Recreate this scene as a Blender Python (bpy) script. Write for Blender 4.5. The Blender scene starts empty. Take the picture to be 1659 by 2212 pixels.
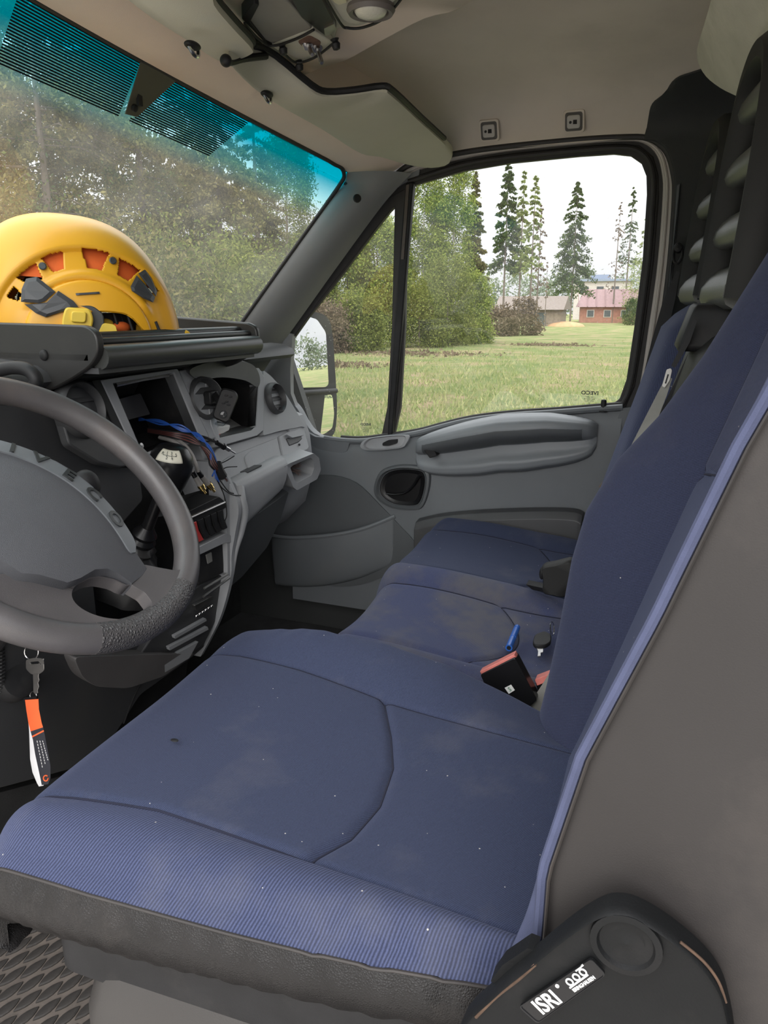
import bpy, bmesh, math, random
import numpy as np
from mathutils import Vector, Matrix
random.seed(7)
SC = bpy.context.scene
COL = SC.collection
# ---------------------------------------------------------------- camera
W, H, F = 1659, 2212, 1640.0
PITCH, YAW = math.radians(15.05), math.radians(22)
CAM = Vector((-1.22, 0.0, 1.05))
fw = Vector((math.cos(YAW)*math.cos(PITCH), math.sin(YAW)*math.cos(PITCH), -math.sin(PITCH)))
rt = Vector((math.sin(YAW), -math.cos(YAW), 0))
up = rt.cross(fw)
cd = bpy.data.cameras.new('camera'); cd.sensor_fit = 'HORIZONTAL'; cd.sensor_width = 36.0
cd.lens = F/W*36.0; cd.clip_start = .02; cd.clip_end = 600
co = bpy.data.objects.new('camera', cd); COL.objects.link(co)
co.matrix_world = Matrix(((rt.x, up.x, -fw.x, CAM.x), (rt.y, up.y, -fw.y, CAM.y), (rt.z, up.z, -fw.z, CAM.z), (0, 0, 0, 1)))
SC.camera = co
# ---------------------------------------------------------------- world: overcast sky
wd = bpy.data.worlds.new('overcast_sky'); SC.world = wd; wd.use_nodes = True
nt = wd.node_tree; nt.nodes.clear()
tc = nt.nodes.new('ShaderNodeTexCoord'); sx = nt.nodes.new('ShaderNodeSeparateXYZ')
nt.links.new(tc.outputs['Generated'], sx.inputs[0])
rp = nt.nodes.new('ShaderNodeValToRGB'); nt.links.new(sx.outputs['Z'], rp.inputs[0])
rp.color_ramp.elements[0].color = (.455, .455, .48, 1); rp.color_ramp.elements[1].color = (2.3, 2.32, 2.38, 1)
rp.color_ramp.elements[0].position = .02
nz = nt.nodes.new('ShaderNodeTexNoise'); nz.inputs['Scale'].default_value = 3.2; nz.inputs['Detail'].default_value = 5
mp = nt.nodes.new('ShaderNodeMapping'); mp.inputs['Scale'].default_value = (1, 1, 3)
nt.links.new(tc.outputs['Generated'], mp.inputs[0]); nt.links.new(mp.outputs[0], nz.inputs[0])
cr = nt.nodes.new('ShaderNodeValToRGB'); nt.links.new(nz.outputs[0], cr.inputs[0])
cr.color_ramp.elements[0].position = .35; cr.color_ramp.elements[0].color = (.86, .87, .90, 1)
cr.color_ramp.elements[1].position = .62; cr.color_ramp.elements[1].color = (1.06, 1.05, 1.04, 1)
mx = nt.nodes.new('ShaderNodeMix'); mx.data_type = 'RGBA'; mx.blend_type = 'MULTIPLY'; mx.inputs[0].default_value = 1
nt.links.new(rp.outputs[0], mx.inputs[6]); nt.links.new(cr.outputs[0], mx.inputs[7])
bg = nt.nodes.new('ShaderNodeBackground'); bg.inputs[1].default_value = 1.0
nt.links.new(mx.outputs[2], bg.inputs[0])
wo = nt.nodes.new('ShaderNodeOutputWorld'); nt.links.new(bg.outputs[0], wo.inputs[0])
# hazy sun behind the cloud, high on the open driver's-door side
sl = bpy.data.lights.new('hazy_sun', 'SUN'); sl.energy = 1.3; sl.angle = math.radians(50); sl.color = (1, .97, .93)
so = bpy.data.objects.new('hazy_sun', sl); COL.objects.link(so)
so.rotation_euler = Vector((.86, .22, -.46)).to_track_quat('-Z', 'Y').to_euler()
SC.view_settings.view_transform = 'Standard'; SC.view_settings.look = 'None'
SC.view_settings.exposure = 1.0; SC.view_settings.gamma = 1.0; SC.view_settings.use_curve_mapping = False
SC.cycles.max_bounces = 10; SC.cycles.transparent_max_bounces = 24; SC.cycles.use_denoising = True

# ---------------------------------------------------------------- helpers
def V(*a): return Vector(a if len(a) > 1 else a[0])
def ray(px, py): return fw + rt*((px-W/2)/F) - up*((py-H/2)/F)
def P(px, py, X=None, Y=None, Z=None, pl=None):
    """the point of the cab seen at a pixel of the photograph, on a known surface of the cab"""
    d = ray(px, py)
    if X is not None: t = (X-CAM.x)/d.x
    elif Y is not None: t = (Y-CAM.y)/d.y
    elif Z is not None: t = (Z-CAM.z)/d.z
    else: t = (Vector(pl[0])-CAM).dot(Vector(pl[1]))/d.dot(Vector(pl[1]))
    return CAM + d*t
def PL(pts, **k): return [P(x, y, **k) for x, y in pts]
def PD(pts): return [P(x, y, X=X) for x, y, X in pts]      # a depth of its own for each point
def lerp(a, b, t): return a + (b-a)*t
def pw(x, pts):
    """piecewise linear"""
    if x <= pts[0][0]: return pts[0][1]
    for (a, b), (c, d) in zip(pts, pts[1:]):
        if x <= c: return b + (d-b)*(x-a)/(c-a)
    return pts[-1][1]
def sm(x, a, b):
    t = min(1, max(0, (x-a)/(b-a))); return t*t*(3-2*t)
def spline(pts, n, closed=False):
    pts = [Vector(p) for p in pts]; m = len(pts); out = []
    segs = m if closed else m-1
    for i in range(segs):
        g = lambda k: pts[k % m] if closed else pts[min(m-1, max(0, k))]
        p0, p1, p2, p3 = g(i-1), g(i), g(i+1), g(i+2)
        for j in range(n):
            t = j/n
            out.append(.5*((2*p1) + (p2-p0)*t + (2*p0-5*p1+4*p2-p3)*t*t + (3*p1-p0-3*p2+p3)*t**3))
    if not closed: out.append(pts[-1])
    return out
def roundpoly(pts, r, seg=5):
    pts = [Vector(p) for p in pts]; n = len(pts); out = []
    rr = r if isinstance(r, (list, tuple)) else [r]*n
    for i, p in enumerate(pts):
        a, b = pts[i-1], pts[(i+1) % n]; ri = rr[i]
        if ri <= 0: out.append(p); continue
        da, db = a-p, b-p
        q0 = p + da.normalized()*min(ri, da.length*.48); q1 = p + db.normalized()*min(ri, db.length*.48)
        for j in range(seg+1):
            t = j/seg; out.append(q0*(1-t)**2 + p*2*t*(1-t) + q1*t*t)
    return out
def resample(loop, n):
    loop = [Vector(p) for p in loop]; L = [0]
    for a, b in zip(loop, loop[1:]+loop[:1]): L.append(L[-1]+(b-a).length)
    out = []; k = 0
    for i in range(n):
        s = L[-1]*i/n
        while L[k+1] < s: k += 1
        t = (s-L[k])/max(1e-9, L[k+1]-L[k]); out.append(loop[k].lerp(loop[(k+1) % len(loop)], t))
    return out
def frame(n):
    n = Vector(n).normalized(); a = Vector((0, 0, 1)) if abs(n.z) < .9 else Vector((0, 1, 0))
    x = a.cross(n).normalized(); return x, n.cross(x), n
class MB:
    def __init__(s): s.v = []; s.f = []; s.uv = None
    def add(s, vs, fs):
        o = len(s.v); s.v += [Vector(p) for p in vs]; s.f += [tuple(i+o for i in f) for f in fs]; return s
    def box(s, c, size, R=None):
        c = Vector(c); R = R or Matrix.Identity(3); h = Vector(size)/2; vs = []
        for z in (-1, 1):
            for y in (-1, 1):
                for x in (-1, 1): vs.append(c + R @ Vector((x*h.x, y*h.y, z*h.z)))
        return s.add(vs, [(0, 2, 3, 1), (4, 5, 7, 6), (0, 1, 5, 4), (2, 6, 7, 3), (0, 4, 6, 2), (1, 3, 7, 5)])
    def prism(s, loop, vec):
        vec = Vector(vec); n = len(loop); vs = [Vector(p) for p in loop]; vs += [p+vec for p in vs]
        nr = sum(((vs[i]-vs[0]).cross(vs[(i+1) % n]-vs[0]) for i in range(n)), Vector())
        fl = nr.dot(vec) > 0
        f0 = tuple(range(n)); f1 = tuple(range(n, 2*n))
        fs = [(f0[::-1] if fl else f0), (f1 if fl else f1[::-1])]
        for i in range(n):
            j = (i+1) % n; q = (i, j, n+j, n+i); fs.append(q if fl else q[::-1])
        return s.add(vs, fs)
    def ring(s, outer, inner, vec):
        vec = Vector(vec); n = len(outer); o = [Vector(p) for p in outer]; i_ = [Vector(p) for p in inner]
        vs = o + i_ + [p+vec for p in o] + [p+vec for p in i_]; fs = []
        for k in range(n):
            j = (k+1) % n
            fs += [(k, j, n+j, n+k), (2*n+k, 3*n+k, 3*n+j, 2*n+j), (k, 2*n+k, 2*n+j, j), (n+k, n+j, 3*n+j, 3*n+k)]
        return s.add(vs, fs)
    def loft(s, loops, closed=True, caps=True):
        n = len(loops[0]); vs = [p for l in loops for p in l]; fs = []
        for a in range(len(loops)-1):
            for k in range(n if closed else n-1):
                j = (k+1) % n; fs.append((a*n+k, a*n+j, (a+1)*n+j, (a+1)*n+k))
        if caps: fs += [tuple(range(n))[::-1], tuple(range((len(loops)-1)*n, len(loops)*n))]
        return s.add(vs, fs)
    def tube(s, path, r, seg=8, caps=True, flat=None):
        path = [Vector(p) for p in path]; n = len(path); loops = []; ref = None
        for i, p in enumerate(path):
            t = (path[min(n-1, i+1)]-path[max(0, i-1)]).normalized()
            if ref is None: ref = frame(t)[0]
            ref = (ref - t*ref.dot(t)).normalized(); b = t.cross(ref)
            ri = r[i] if isinstance(r, (list, tuple)) else r
            loops.append([p + ref*math.cos(2*math.pi*k/seg)*ri + b*math.sin(2*math.pi*k/seg)*ri*(flat or 1) for k in range(seg)])
        return s.loft(loops, True, caps)
    def ribbon(s, path, wvec, th):
        """flat band: path of centres, one width vector each (half width), thickness along the local normal"""
        loops = []; n = len(path)
        for i, p in enumerate(path):
            t = (path[min(n-1, i+1)]-path[max(0, i-1)]).normalized(); w = wvec[i] if isinstance(wvec, list) else wvec
            nn = t.cross(w).normalized()*th/2
            loops.append([p-w-nn, p+w-nn, p+w+nn, p-w+nn])
        return s.loft(loops)
    def lathe(s, prof, o, axis, seg=24, sx=1.0):
        x, y, n = frame(axis); o = Vector(o); loops = []
        for r, h in prof:
            loops.append([o + n*h + x*math.cos(2*math.pi*k/seg)*r*sx + y*math.sin(2*math.pi*k/seg)*r for k in range(seg)])
        return s.loft(loops)
    def grid(s, fn, nu, nv, flip=False):
        vs = [fn(i/nu, j/nv) for j in range(nv+1) for i in range(nu+1)]; fs = []
        for j in range(nv):
            for i in range(nu):
                q = (j*(nu+1)+i, j*(nu+1)+i+1, (j+1)*(nu+1)+i+1, (j+1)*(nu+1)+i); fs.append(q[::-1] if flip else q)
        return s.add(vs, fs)
    def slab(s, fn, nu, nv, vec):
        vec = Vector(vec); a = [fn(i/nu, j/nv) for j in range(nv+1) for i in range(nu+1)]; m = len(a); fs = []; w = nu+1
        for j in range(nv):
            for i in range(nu):
                q = (j*w+i, j*w+i+1, (j+1)*w+i+1, (j+1)*w+i); fs += [q, tuple(k+m for k in q[::-1])]
        bd = [i for i in range(nu+1)] + [j*w+nu for j in range(1, nv+1)] + [nv*w+i for i in range(nu-1, -1, -1)] + [j*w for j in range(nv-1, 0, -1)]
        for k in range(len(bd)):
            p, q = bd[k], bd[(k+1) % len(bd)]; fs.append((q, p, p+m, q+m))
        return s.add(a+[p+vec for p in a], fs)
    def ell(s, c, rad, R=None, nu=20, nv=12):
        c = Vector(c); R = R or Matrix.Identity(3); loops = []
        for j in range(1, nv):
            th = math.pi*j/nv
            loops.append([c + R @ Vector((rad[0]*math.sin(th)*math.cos(2*math.pi*k/nu), rad[1]*math.sin(th)*math.sin(2*math.pi*k/nu), -rad[2]*math.cos(th))) for k in range(nu)])
        return s.loft(loops)
WLOC = {}
def wl(o): return WLOC.get(o.name, Vector((0, 0, 0)))
def build(name, mb, mat, parent=None, smooth=38, bevel=0, kind=None, label=None, cat=None, group=None, uv=None, solid=0, seg=2):
    me = bpy.data.meshes.new(name)
    lo = Vector((min(p.x for p in mb.v), min(p.y for p in mb.v), min(p.z for p in mb.v)))
    hi = Vector((max(p.x for p in mb.v), max(p.y for p in mb.v), max(p.z for p in mb.v)))
    c = (lo+hi)/2
    if parent is None: c.z = lo.z
    me.from_pydata([p-c for p in mb.v], [], mb.f); me.validate()
    if not isinstance(mat, (list, tuple)): mat = [mat]
    for m in mat: me.materials.append(m)
    bm = bmesh.new(); bm.from_mesh(me); bmesh.ops.recalc_face_normals(bm, faces=bm.faces); bm.to_mesh(me); bm.free()
    if smooth:
        me.polygons.foreach_set('use_smooth', [True]*len(me.polygons)); me.set_sharp_from_angle(angle=math.radians(smooth))
    o = bpy.data.objects.new(name, me); COL.objects.link(o)
    if parent: o.parent = parent; o.location = c-wl(parent)
    else: o.location = c
    WLOC[o.name] = c.copy()
    if solid:
        md = o.modifiers.new('solid', 'SOLIDIFY'); md.thickness = solid; md.offset = -1
    if bevel:
        md = o.modifiers.new('bevel', 'BEVEL'); md.width = bevel; md.segments = seg; md.limit_method = 'ANGLE'; md.angle_limit = math.radians(35); md.harden_normals = False
    tag(o, label, cat, group, kind); return o
def tag(o, label=None, cat=None, group=None, kind=None):
    if label: o['label'] = label
    if cat: o['category'] = cat
    if group: o['group'] = group
    if kind: o['kind'] = kind
    return o
def thing(name, loc, label, cat, group=None, kind=None):
    o = bpy.data.objects.new(name, None); COL.objects.link(o); o.location = loc; o.empty_display_size = .05
    WLOC[o.name] = Vector(loc); return tag(o, label, cat, group, kind)
def copy_tree(o, parent=None):
    c = o.copy(); COL.objects.link(c)
    if parent: c.parent = parent
    WLOC[c.name] = wl(o).copy()
    for ch in list(o.children): copy_tree(ch, c)
    return c
def fast_mesh(name, verts, quads, mat, parent=None, loc=(0, 0, 0), tri=False):
    me = bpy.data.meshes.new(name); k = 3 if tri else 4; n = len(quads)
    me.vertices.add(len(verts)); me.vertices.foreach_set('co', np.asarray(verts, dtype=np.float32).ravel())
    me.loops.add(n*k); me.loops.foreach_set('vertex_index', np.asarray(quads, dtype=np.int32).ravel())
    me.polygons.add(n); me.polygons.foreach_set('loop_start', np.arange(0, n*k, k, dtype=np.int32))
    me.update(calc_edges=True); me.materials.append(mat)
    o = bpy.data.objects.new(name, me); COL.objects.link(o); o.location = loc
    if parent: o.parent = parent
    return o
def text(name, s, size, origin, xdir, ydir, mat, parent, ext=.0006, align='CENTER', sx=1.0, bold=0.0, shear=0):
    cu = bpy.data.curves.new(name, 'FONT'); cu.body = s; cu.size = size; cu.extrude = ext; cu.align_x = align; cu.align_y = 'CENTER'
    cu.offset = bold; cu.resolution_u = 3; cu.shear = shear
    t = bpy.data.objects.new(name+'_tmp', cu); COL.objects.link(t)
    dg = bpy.context.evaluated_depsgraph_get(); me = bpy.data.meshes.new_from_object(t.evaluated_get(dg)); bpy.data.objects.remove(t)
    x = Vector(xdir).normalized(); y = Vector(ydir); y = (y - x*y.dot(x)).normalized(); z = x.cross(y)
    o = Vector(origin); M = Matrix(((x.x*sx, y.x, z.x, 0), (x.y*sx, y.y, z.y, 0), (x.z*sx, y.z, z.z, 0), (0, 0, 0, 1)))
    me.transform(M); me.materials.clear(); me.materials.append(mat)
    ob = bpy.data.objects.new(name, me); COL.objects.link(ob); ob.parent = parent; ob.location = o-wl(parent); WLOC[ob.name] = o
    return ob
# ---------------------------------------------------------------- materials
def N(nt, t, **k):
    n = nt.nodes.new('ShaderNode'+t)
    for a, b in k.items():
        if a in n.inputs: n.inputs[a].default_value = b
        else: setattr(n, a, b)
    return n
def rgba(c, k=1): return (min(1, c[0]*k), min(1, c[1]*k), min(1, c[2]*k), 1)
def mat(name, col, rough=.6, var=.12, vs=9, bump=.12, bs=500, metal=0, spec=.5, dirt=None, dirt_s=6, dirt_t=(.55, .75), vor=0, coat=0, bdist=.001):
    m = bpy.data.materials.new(name); m.use_nodes = True; nt = m.node_tree; b = nt.nodes['Principled BSDF']
    tc = N(nt, 'TexCoord'); L = nt.links.new
    n1 = N(nt, 'TexNoise', Scale=vs, Detail=5.0); L(tc.outputs['Object'], n1.inputs['Vector'])
    r1 = N(nt, 'ValToRGB'); r1.color_ramp.elements[0].position = .3; r1.color_ramp.elements[1].position = .7
    r1.color_ramp.elements[0].color = rgba(col, 1-var); r1.color_ramp.elements[1].color = rgba(col, 1+var)
    L(n1.outputs[0], r1.inputs[0]); out = r1.outputs[0]
    if dirt:
        n2 = N(nt, 'TexNoise', Scale=dirt_s, Detail=8.0, Roughness=.65); L(tc.outputs['Object'], n2.inputs['Vector'])
        r2 = N(nt, 'ValToRGB'); r2.color_ramp.elements[0].position = dirt_t[0]; r2.color_ramp.elements[1].position = dirt_t[1]
        r2.color_ramp.elements[0].color = (0, 0, 0, 1); r2.color_ramp.elements[1].color = (1, 1, 1, 1); L(n2.outputs[0], r2.inputs[0])
        mm = N(nt, 'Mix', data_type='RGBA'); L(r2.outputs[0], mm.inputs[0]); L(out, mm.inputs[6]); mm.inputs[7].default_value = rgba(dirt); out = mm.outputs[2]
    L(out, b.inputs['Base Color'])
    b.inputs['Roughness'].default_value = rough; b.inputs['Metallic'].default_value = metal; b.inputs['Specular IOR Level'].default_value = spec
    if coat: b.inputs['Coat Weight'].default_value = coat; b.inputs['Coat Roughness'].default_value = .15
    if bump:
        n3 = N(nt, 'TexNoise', Scale=bs, Detail=2.0) if not vor else N(nt, 'TexVoronoi', Scale=vor, feature='DISTANCE_TO_EDGE')
        L(tc.outputs['Object'], n3.inputs['Vector'])
        bp = N(nt, 'Bump', Strength=bump, Distance=bdist); L(n3.outputs[0], bp.inputs['Height']); L(bp.outputs[0], b.inputs['Normal'])
    return m
def fabric(name, col, spacing, direction, contrast=.35, dust=(.30, .29, .30), dust_amt=.0, wear=(.55, .8)):
    """ribbed twill upholstery"""
    m = bpy.data.materials.new(name); m.use_nodes = True; nt = m.node_tree; b = nt.nodes['Principled BSDF']; L = nt.links.new
    g = N(nt, 'NewGeometry'); vd = N(nt, 'VectorMath', operation='DOT_PRODUCT'); L(g.outputs['Position'], vd.inputs[0]); vd.inputs[1].default_value = direction
    nw = N(nt, 'TexNoise', Scale=4.0, Detail=1.0); L(g.outputs['Position'], nw.inputs['Vector'])
    ad = N(nt, 'Math', operation='MULTIPLY_ADD'); L(nw.outputs[0], ad.inputs[0]); ad.inputs[1].default_value = spacing*2; L(vd.outputs['Value'], ad.inputs[2])
    ml = N(nt, 'Math', operation='MULTIPLY'); L(ad.outputs[0], ml.inputs[0]); ml.inputs[1].default_value = 2*math.pi/spacing
    sn = N(nt, 'Math', operation='SINE'); L(ml.outputs[0], sn.inputs[0])
    mr = N(nt, 'MapRange'); L(sn.outputs[0], mr.inputs[0]); mr.inputs[1].default_value = -1; mr.inputs[2].default_value = 1; mr.inputs[3].default_value = 0; mr.inputs[4].default_value = 1
    fz = N(nt, 'TexNoise', Scale=700.0, Detail=2.0); L(g.outputs['Position'], fz.inputs['Vector'])
    m1 = N(nt, 'Mix', data_type='RGBA'); L(mr.outputs[0], m1.inputs[0]); m1.inputs[6].default_value = rgba(col, 1-contrast); m1.inputs[7].default_value = rgba(col, 1+contrast)
    m2 = N(nt, 'Mix', data_type='RGBA', blend_type='OVERLAY'); m2.inputs[0].default_value = .35; L(m1.outputs[2], m2.inputs[6]); L(fz.outputs[0], m2.inputs[7])
    n2 = N(nt, 'TexNoise', Scale=7.0, Detail=7.0, Roughness=.6); L(g.outputs['Position'], n2.inputs['Vector'])
    r2 = N(nt, 'ValToRGB'); r2.color_ramp.elements[0].position = wear[0]; r2.color_ramp.elements[1].position = wear[1]
    r2.color_ramp.elements[0].color = (0, 0, 0, 1); r2.color_ramp.elements[1].color = (dust_amt,)*3+(1,); L(n2.outputs[0], r2.inputs[0])
    m3 = N(nt, 'Mix', data_type='RGBA'); L(r2.outputs[0], m3.inputs[0]); L(m2.outputs[2], m3.inputs[6]); m3.inputs[7].default_value = rgba(dust)
    # crumbs and lint
    vo = N(nt, 'TexVoronoi', Scale=38.0); L(g.outputs['Position'], vo.inputs['Vector'])
    lt = N(nt, 'Math', operation='LESS_THAN'); L(vo.outputs['Distance'], lt.inputs[0]); lt.inputs[1].default_value = .035
    m4 = N(nt, 'Mix', data_type='RGBA'); L(lt.outputs[0], m4.inputs[0]); L(m3.outputs[2], m4.inputs[6]); m4.inputs[7].default_value = (.45, .43, .40, 1)
    L(m4.outputs[2], b.inputs['Base Color']); b.inputs['Roughness'].default_value = .95; b.inputs['Specular IOR Level'].default_value = .2
    b.inputs['Sheen Weight'].default_value = .12; b.inputs['Sheen Roughness'].default_value = .5; b.inputs['Sheen Tint'].default_value = (.5, .55, .8, 1)
    ba = N(nt, 'Math', operation='MULTIPLY_ADD'); L(fz.outputs[0], ba.inputs[0]); ba.inputs[1].default_value = .5; L(mr.outputs[0], ba.inputs[2])
    bp = N(nt, 'Bump', Strength=.35, Distance=spacing*.4); L(ba.outputs[0], bp.inputs['Height']); L(bp.outputs[0], b.inputs['Normal'])
    return m
def glass(name, tint=(1, 1, 1), dust=.0, ds=12, rough=0.0):
    m = bpy.data.materials.new(name); m.use_nodes = True; nt = m.node_tree; nt.nodes.clear(); L = nt.links.new
    o = N(nt, 'OutputMaterial'); tr = N(nt, 'BsdfTransparent', Color=rgba(tint)); gl = N(nt, 'BsdfGlossy', Roughness=rough)
    lw = N(nt, 'LayerWeight', Blend=.5); pw5 = N(nt, 'Math', operation='POWER'); L(lw.outputs['Facing'], pw5.inputs[0]); pw5.inputs[1].default_value = 4.0
    fr = N(nt, 'Math', operation='MULTIPLY_ADD'); L(pw5.outputs[0], fr.inputs[0]); fr.inputs[1].default_value = .9; fr.inputs[2].default_value = .035
    mx = N(nt, 'MixShader'); L(fr.outputs[0], mx.inputs[0]); L(tr.outputs[0], mx.inputs[1]); L(gl.outputs[0], mx.inputs[2])
    if dust:
        tc = N(nt, 'TexCoord'); n2 = N(nt, 'TexNoise', Scale=ds, Detail=6.0, Roughness=.7); L(tc.outputs['Object'], n2.inputs['Vector'])
        r2 = N(nt, 'ValToRGB'); r2.color_ramp.elements[0].position = .3; r2.color_ramp.elements[1].position = .75
        r2.color_ramp.elements[0].color = (dust*.35,)*3+(1,); r2.color_ramp.elements[1].color = (dust,)*3+(1,); L(n2.outputs[0], r2.inputs[0])
        vo = N(nt, 'TexVoronoi', Scale=60.0); L(tc.outputs['Object'], vo.inputs['Vector'])
        lt = N(nt, 'Math', operation='LESS_THAN'); L(vo.outputs['Distance'], lt.inputs[0]); lt.inputs[1].default_value = .07
        ad = N(nt, 'Math', operation='MULTIPLY_ADD'); L(lt.outputs[0], ad.inputs[0]); ad.inputs[1].default_value = .35; L(r2.outputs[0], ad.inputs[2])
        df = N(nt, 'BsdfDiffuse', Color=(.75, .73, .68, 1)); tl = N(nt, 'BsdfTranslucent', Color=(.75, .73, .68, 1)); ds_ = N(nt, 'MixShader'); ds_.inputs[0].default_value = .6
        L(df.outputs[0], ds_.inputs[1]); L(tl.outputs[0], ds_.inputs[2])
        m2 = N(nt, 'MixShader'); L(ad.outputs[0], m2.inputs[0]); L(mx.outputs[0], m2.inputs[1]); L(ds_.outputs[0], m2.inputs[2]); mx = m2
    L(mx.outputs[0], o.inputs[0]); return m
BLUE = (.034, .042, .078)
M = {}
M['bolster'] = fabric('ribbed_blue_fabric', (.047, .056, .105), .0034, (.22, 1, 0), .42, dust_amt=.28, dust=(.16, .155, .155))
M['twill'] = fabric('blue_twill_fabric', BLUE, .0021, (.55, 1, .3), .22, dust_amt=.35, dust=(.125, .12, .13))
M['twill_dark'] = fabric('navy_twill_fabric', (.030, .035, .067), .0021, (.4, .3, 1), .22, dust_amt=.25, dust=(.085, .083, .09))
M['bench'] = fabric('dusty_blue_fabric', (.054, .063, .124), .0024, (.6, 1, .2), .12, dust_amt=.7, dust=(.115, .110, .112), wear=(.42, .62))
M['vinyl'] = mat('worn_black_vinyl', (.0125, .0115, .0115), .45, .3, 14, .6, vor=420, bdist=.0012, spec=.3, dirt=(.032, .028, .026), dirt_s=12, dirt_t=(.55, .8))
M['sidevinyl'] = mat('brown_grey_vinyl', (.026, .0225, .0213), .62, .14, 5, .15, 900, dirt=(.052, .044, .039), dirt_s=5, dirt_t=(.5, .8))
M['seam'] = mat('navy_seam_thread', (.014, .016, .034), .95, .1, 40, 0)
M['piping'] = mat('blue_piping', (.062, .072, .132), .9, .1, 40, .3, 900)
M['black'] = mat('black_plastic', (.014, .014, .015), .55, .2, 20, .15, 600, spec=.3, dirt=(.030, .028, .027), dirt_s=14, dirt_t=(.55, .8))
M['blackgloss'] = mat('glossy_black_plastic', (.008, .008, .009), .3, .1, 20, 0, spec=.35)
M['cover'] = mat('scuffed_black_cover', (.0075, .008, .0085), .6, .25, 10, .2, 500, spec=.22, dirt=(.017, .016, .016), dirt_s=8, dirt_t=(.5, .75))
M['rust'] = mat('rusty_scuff', (.085, .05, .032), .9, .4, 60, .3, 300)
M['dash'] = mat('grey_dash_plastic', (.30, .31, .325), .55, .07, 5, .18, 900, dirt=(.35, .35, .35), dirt_s=7, dirt_t=(.55, .85))
M['dashdark'] = mat('dark_grey_dash_plastic', (.048, .049, .052), .5, .1, 5, .2, 900, dirt=(.065, .064, .062), dirt_s=8, dirt_t=(.5, .8))
M['door'] = mat('slate_grey_door_plastic', (.135, .147, .158), .5, .08, 4, .2, 900, dirt=(.15, .157, .162), dirt_s=6, dirt_t=(.5, .8))
M['armrest'] = mat('window_lit_armrest', (.20, .215, .23), .45, .06, 4, .15, 900)  # door grey made lighter to carry the window light on the armrest top
M['doorlow'] = mat('dark_slate_door_plastic', (.085, .092, .098), .5, .08, 4, .2, 900)
M['pillar'] = mat('grey_pillar_plastic', (.20, .205, .21), .55, .06, 4, .15, 900)
M['shelf'] = mat('black_laminate', (.022, .0215, .021), .4, .12, 6, .06, 700, dirt=(.036, .034, .032), dirt_s=9, dirt_t=(.5, .85))
M['rail'] = mat('dark_grey_rail', (.045, .047, .045), .35, .1, 8, .05, 600)
M['wheel'] = mat('worn_grey_wheel_leather', (.082, .077, .079), .36, .15, 12, .25, 1100, dirt=(.115, .10, .095), dirt_s=10, dirt_t=(.5, .8))
M['grip'] = mat('dimpled_grip', (.06, .057, .058), .42, .1, 12, 1.0, vor=240, bdist=.003)
M['pad'] = mat('grained_grey_pad', (.070, .072, .080), .5, .08, 8, .5, 1500, bdist=.0015)
M['badge'] = mat('dull_silver_badge', (.12, .13, .14), .38, .1, 20, .0)
M['badge2'] = mat('embossed_letter', (.025, .027, .028), .35, .1, 20, .0)
M['chrome'] = mat('chrome_trim', (.65, .65, .66), .18, .05, 10, 0, metal=1)
M['steel'] = mat('dull_steel', (.45, .44, .43), .35, .15, 30, 0, metal=1)
M['gold'] = mat('gold_plug', (.75, .55, .2), .25, .1, 30, 0, metal=1)
M['headliner'] = mat('grey_beige_headliner', (.62, .555, .48), .95, .06, 4, .35, 800, dirt=(.53, .475, .41), dirt_s=3, dirt_t=(.5, .8))
M['header'] = mat('beige_header_cloth', (.76, .65, .555), .95, .07, 5, .3, 700, dirt=(.60, .50, .42), dirt_s=9, dirt_t=(.6, .85))
M['visor'] = mat('olive_grey_visor', (.50, .485, .40), .8, .06, 5, .25, 700)
M['rearlining'] = mat('pale_padded_lining', (.52, .50, .42), .95, .12, 8, .4, 250, dirt=(.42, .41, .33), dirt_s=10, dirt_t=(.5, .8))
M['pillardark'] = mat('dark_pillar_trim', (.028, .030, .030), .7, .1, 6, .2, 700)
M['headframe'] = mat('black_headrest_frame', (.022, .022, .021), .6, .1, 12, .3, 900, spec=.3)
M['headrest'] = mat('soft_black_headrest', (.09, .092, .084), .42, .12, 12, .35, 900)
M['seal'] = mat('black_rubber_seal', (.028, .026, .026), .6, .2, 20, .1, 400)
M['seal2'] = mat('brownish_rubber', (.085, .066, .056), .6, .2, 20, .1, 400)
M['paint'] = mat('white_body_paint', (.50, .46, .42), .4, .06, 6, .02, 100, dirt=(.38, .33, .29), dirt_s=8, dirt_t=(.55, .8))
M['carpet'] = mat('dark_floor_rubber', (.020, .020, .020), .85, .3, 20, .4, 300)
M['mat_web'] = mat('worn_rubber_mat', (.125, .105, .09), .8, .25, 16, .5, 300, dirt=(.17, .14, .115), dirt_s=20)
M['mat_diamond'] = mat('rubber_lozenge', (.035, .031, .028), .7, .25, 40, .3, 300)
M['helmet'] = mat('yellow_helmet_shell', (.86, .43, .022), .38, .03, 6, .03, 900, coat=.15)
M['helmet2'] = mat('pale_yellow_buckle', (.85, .60, .07), .45, .04, 20, .02, 500)
M['orange'] = mat('orange_liner', (.85, .16, .03), .8, .1, 30, .1, 300)
M['clip'] = mat('charcoal_clip', (.055, .058, .065), .4, .1, 20, .1, 800)
M['red'] = mat('red_plastic', (.55, .05, .045), .4, .1, 20, .05, 400)
M['redbuckle'] = mat('faded_red_button', (.62, .19, .16), .45, .15, 40, .05, 400)
M['bluewire'] = mat('blue_cable', (.02, .085, .36), .4, .1, 20, 0)
M['redwire'] = mat('dark_red_cable', (.12, .03, .025), .5, .1, 20, 0)
M['greycable'] = mat('grey_cable', (.26, .25, .24), .45, .1, 20, 0)
M['pen'] = mat('blue_pen', (.03, .13, .50), .25, .05, 20, 0)
M['white'] = mat('white_plastic', (.62, .61, .58), .5, .04, 20, 0)
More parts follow.
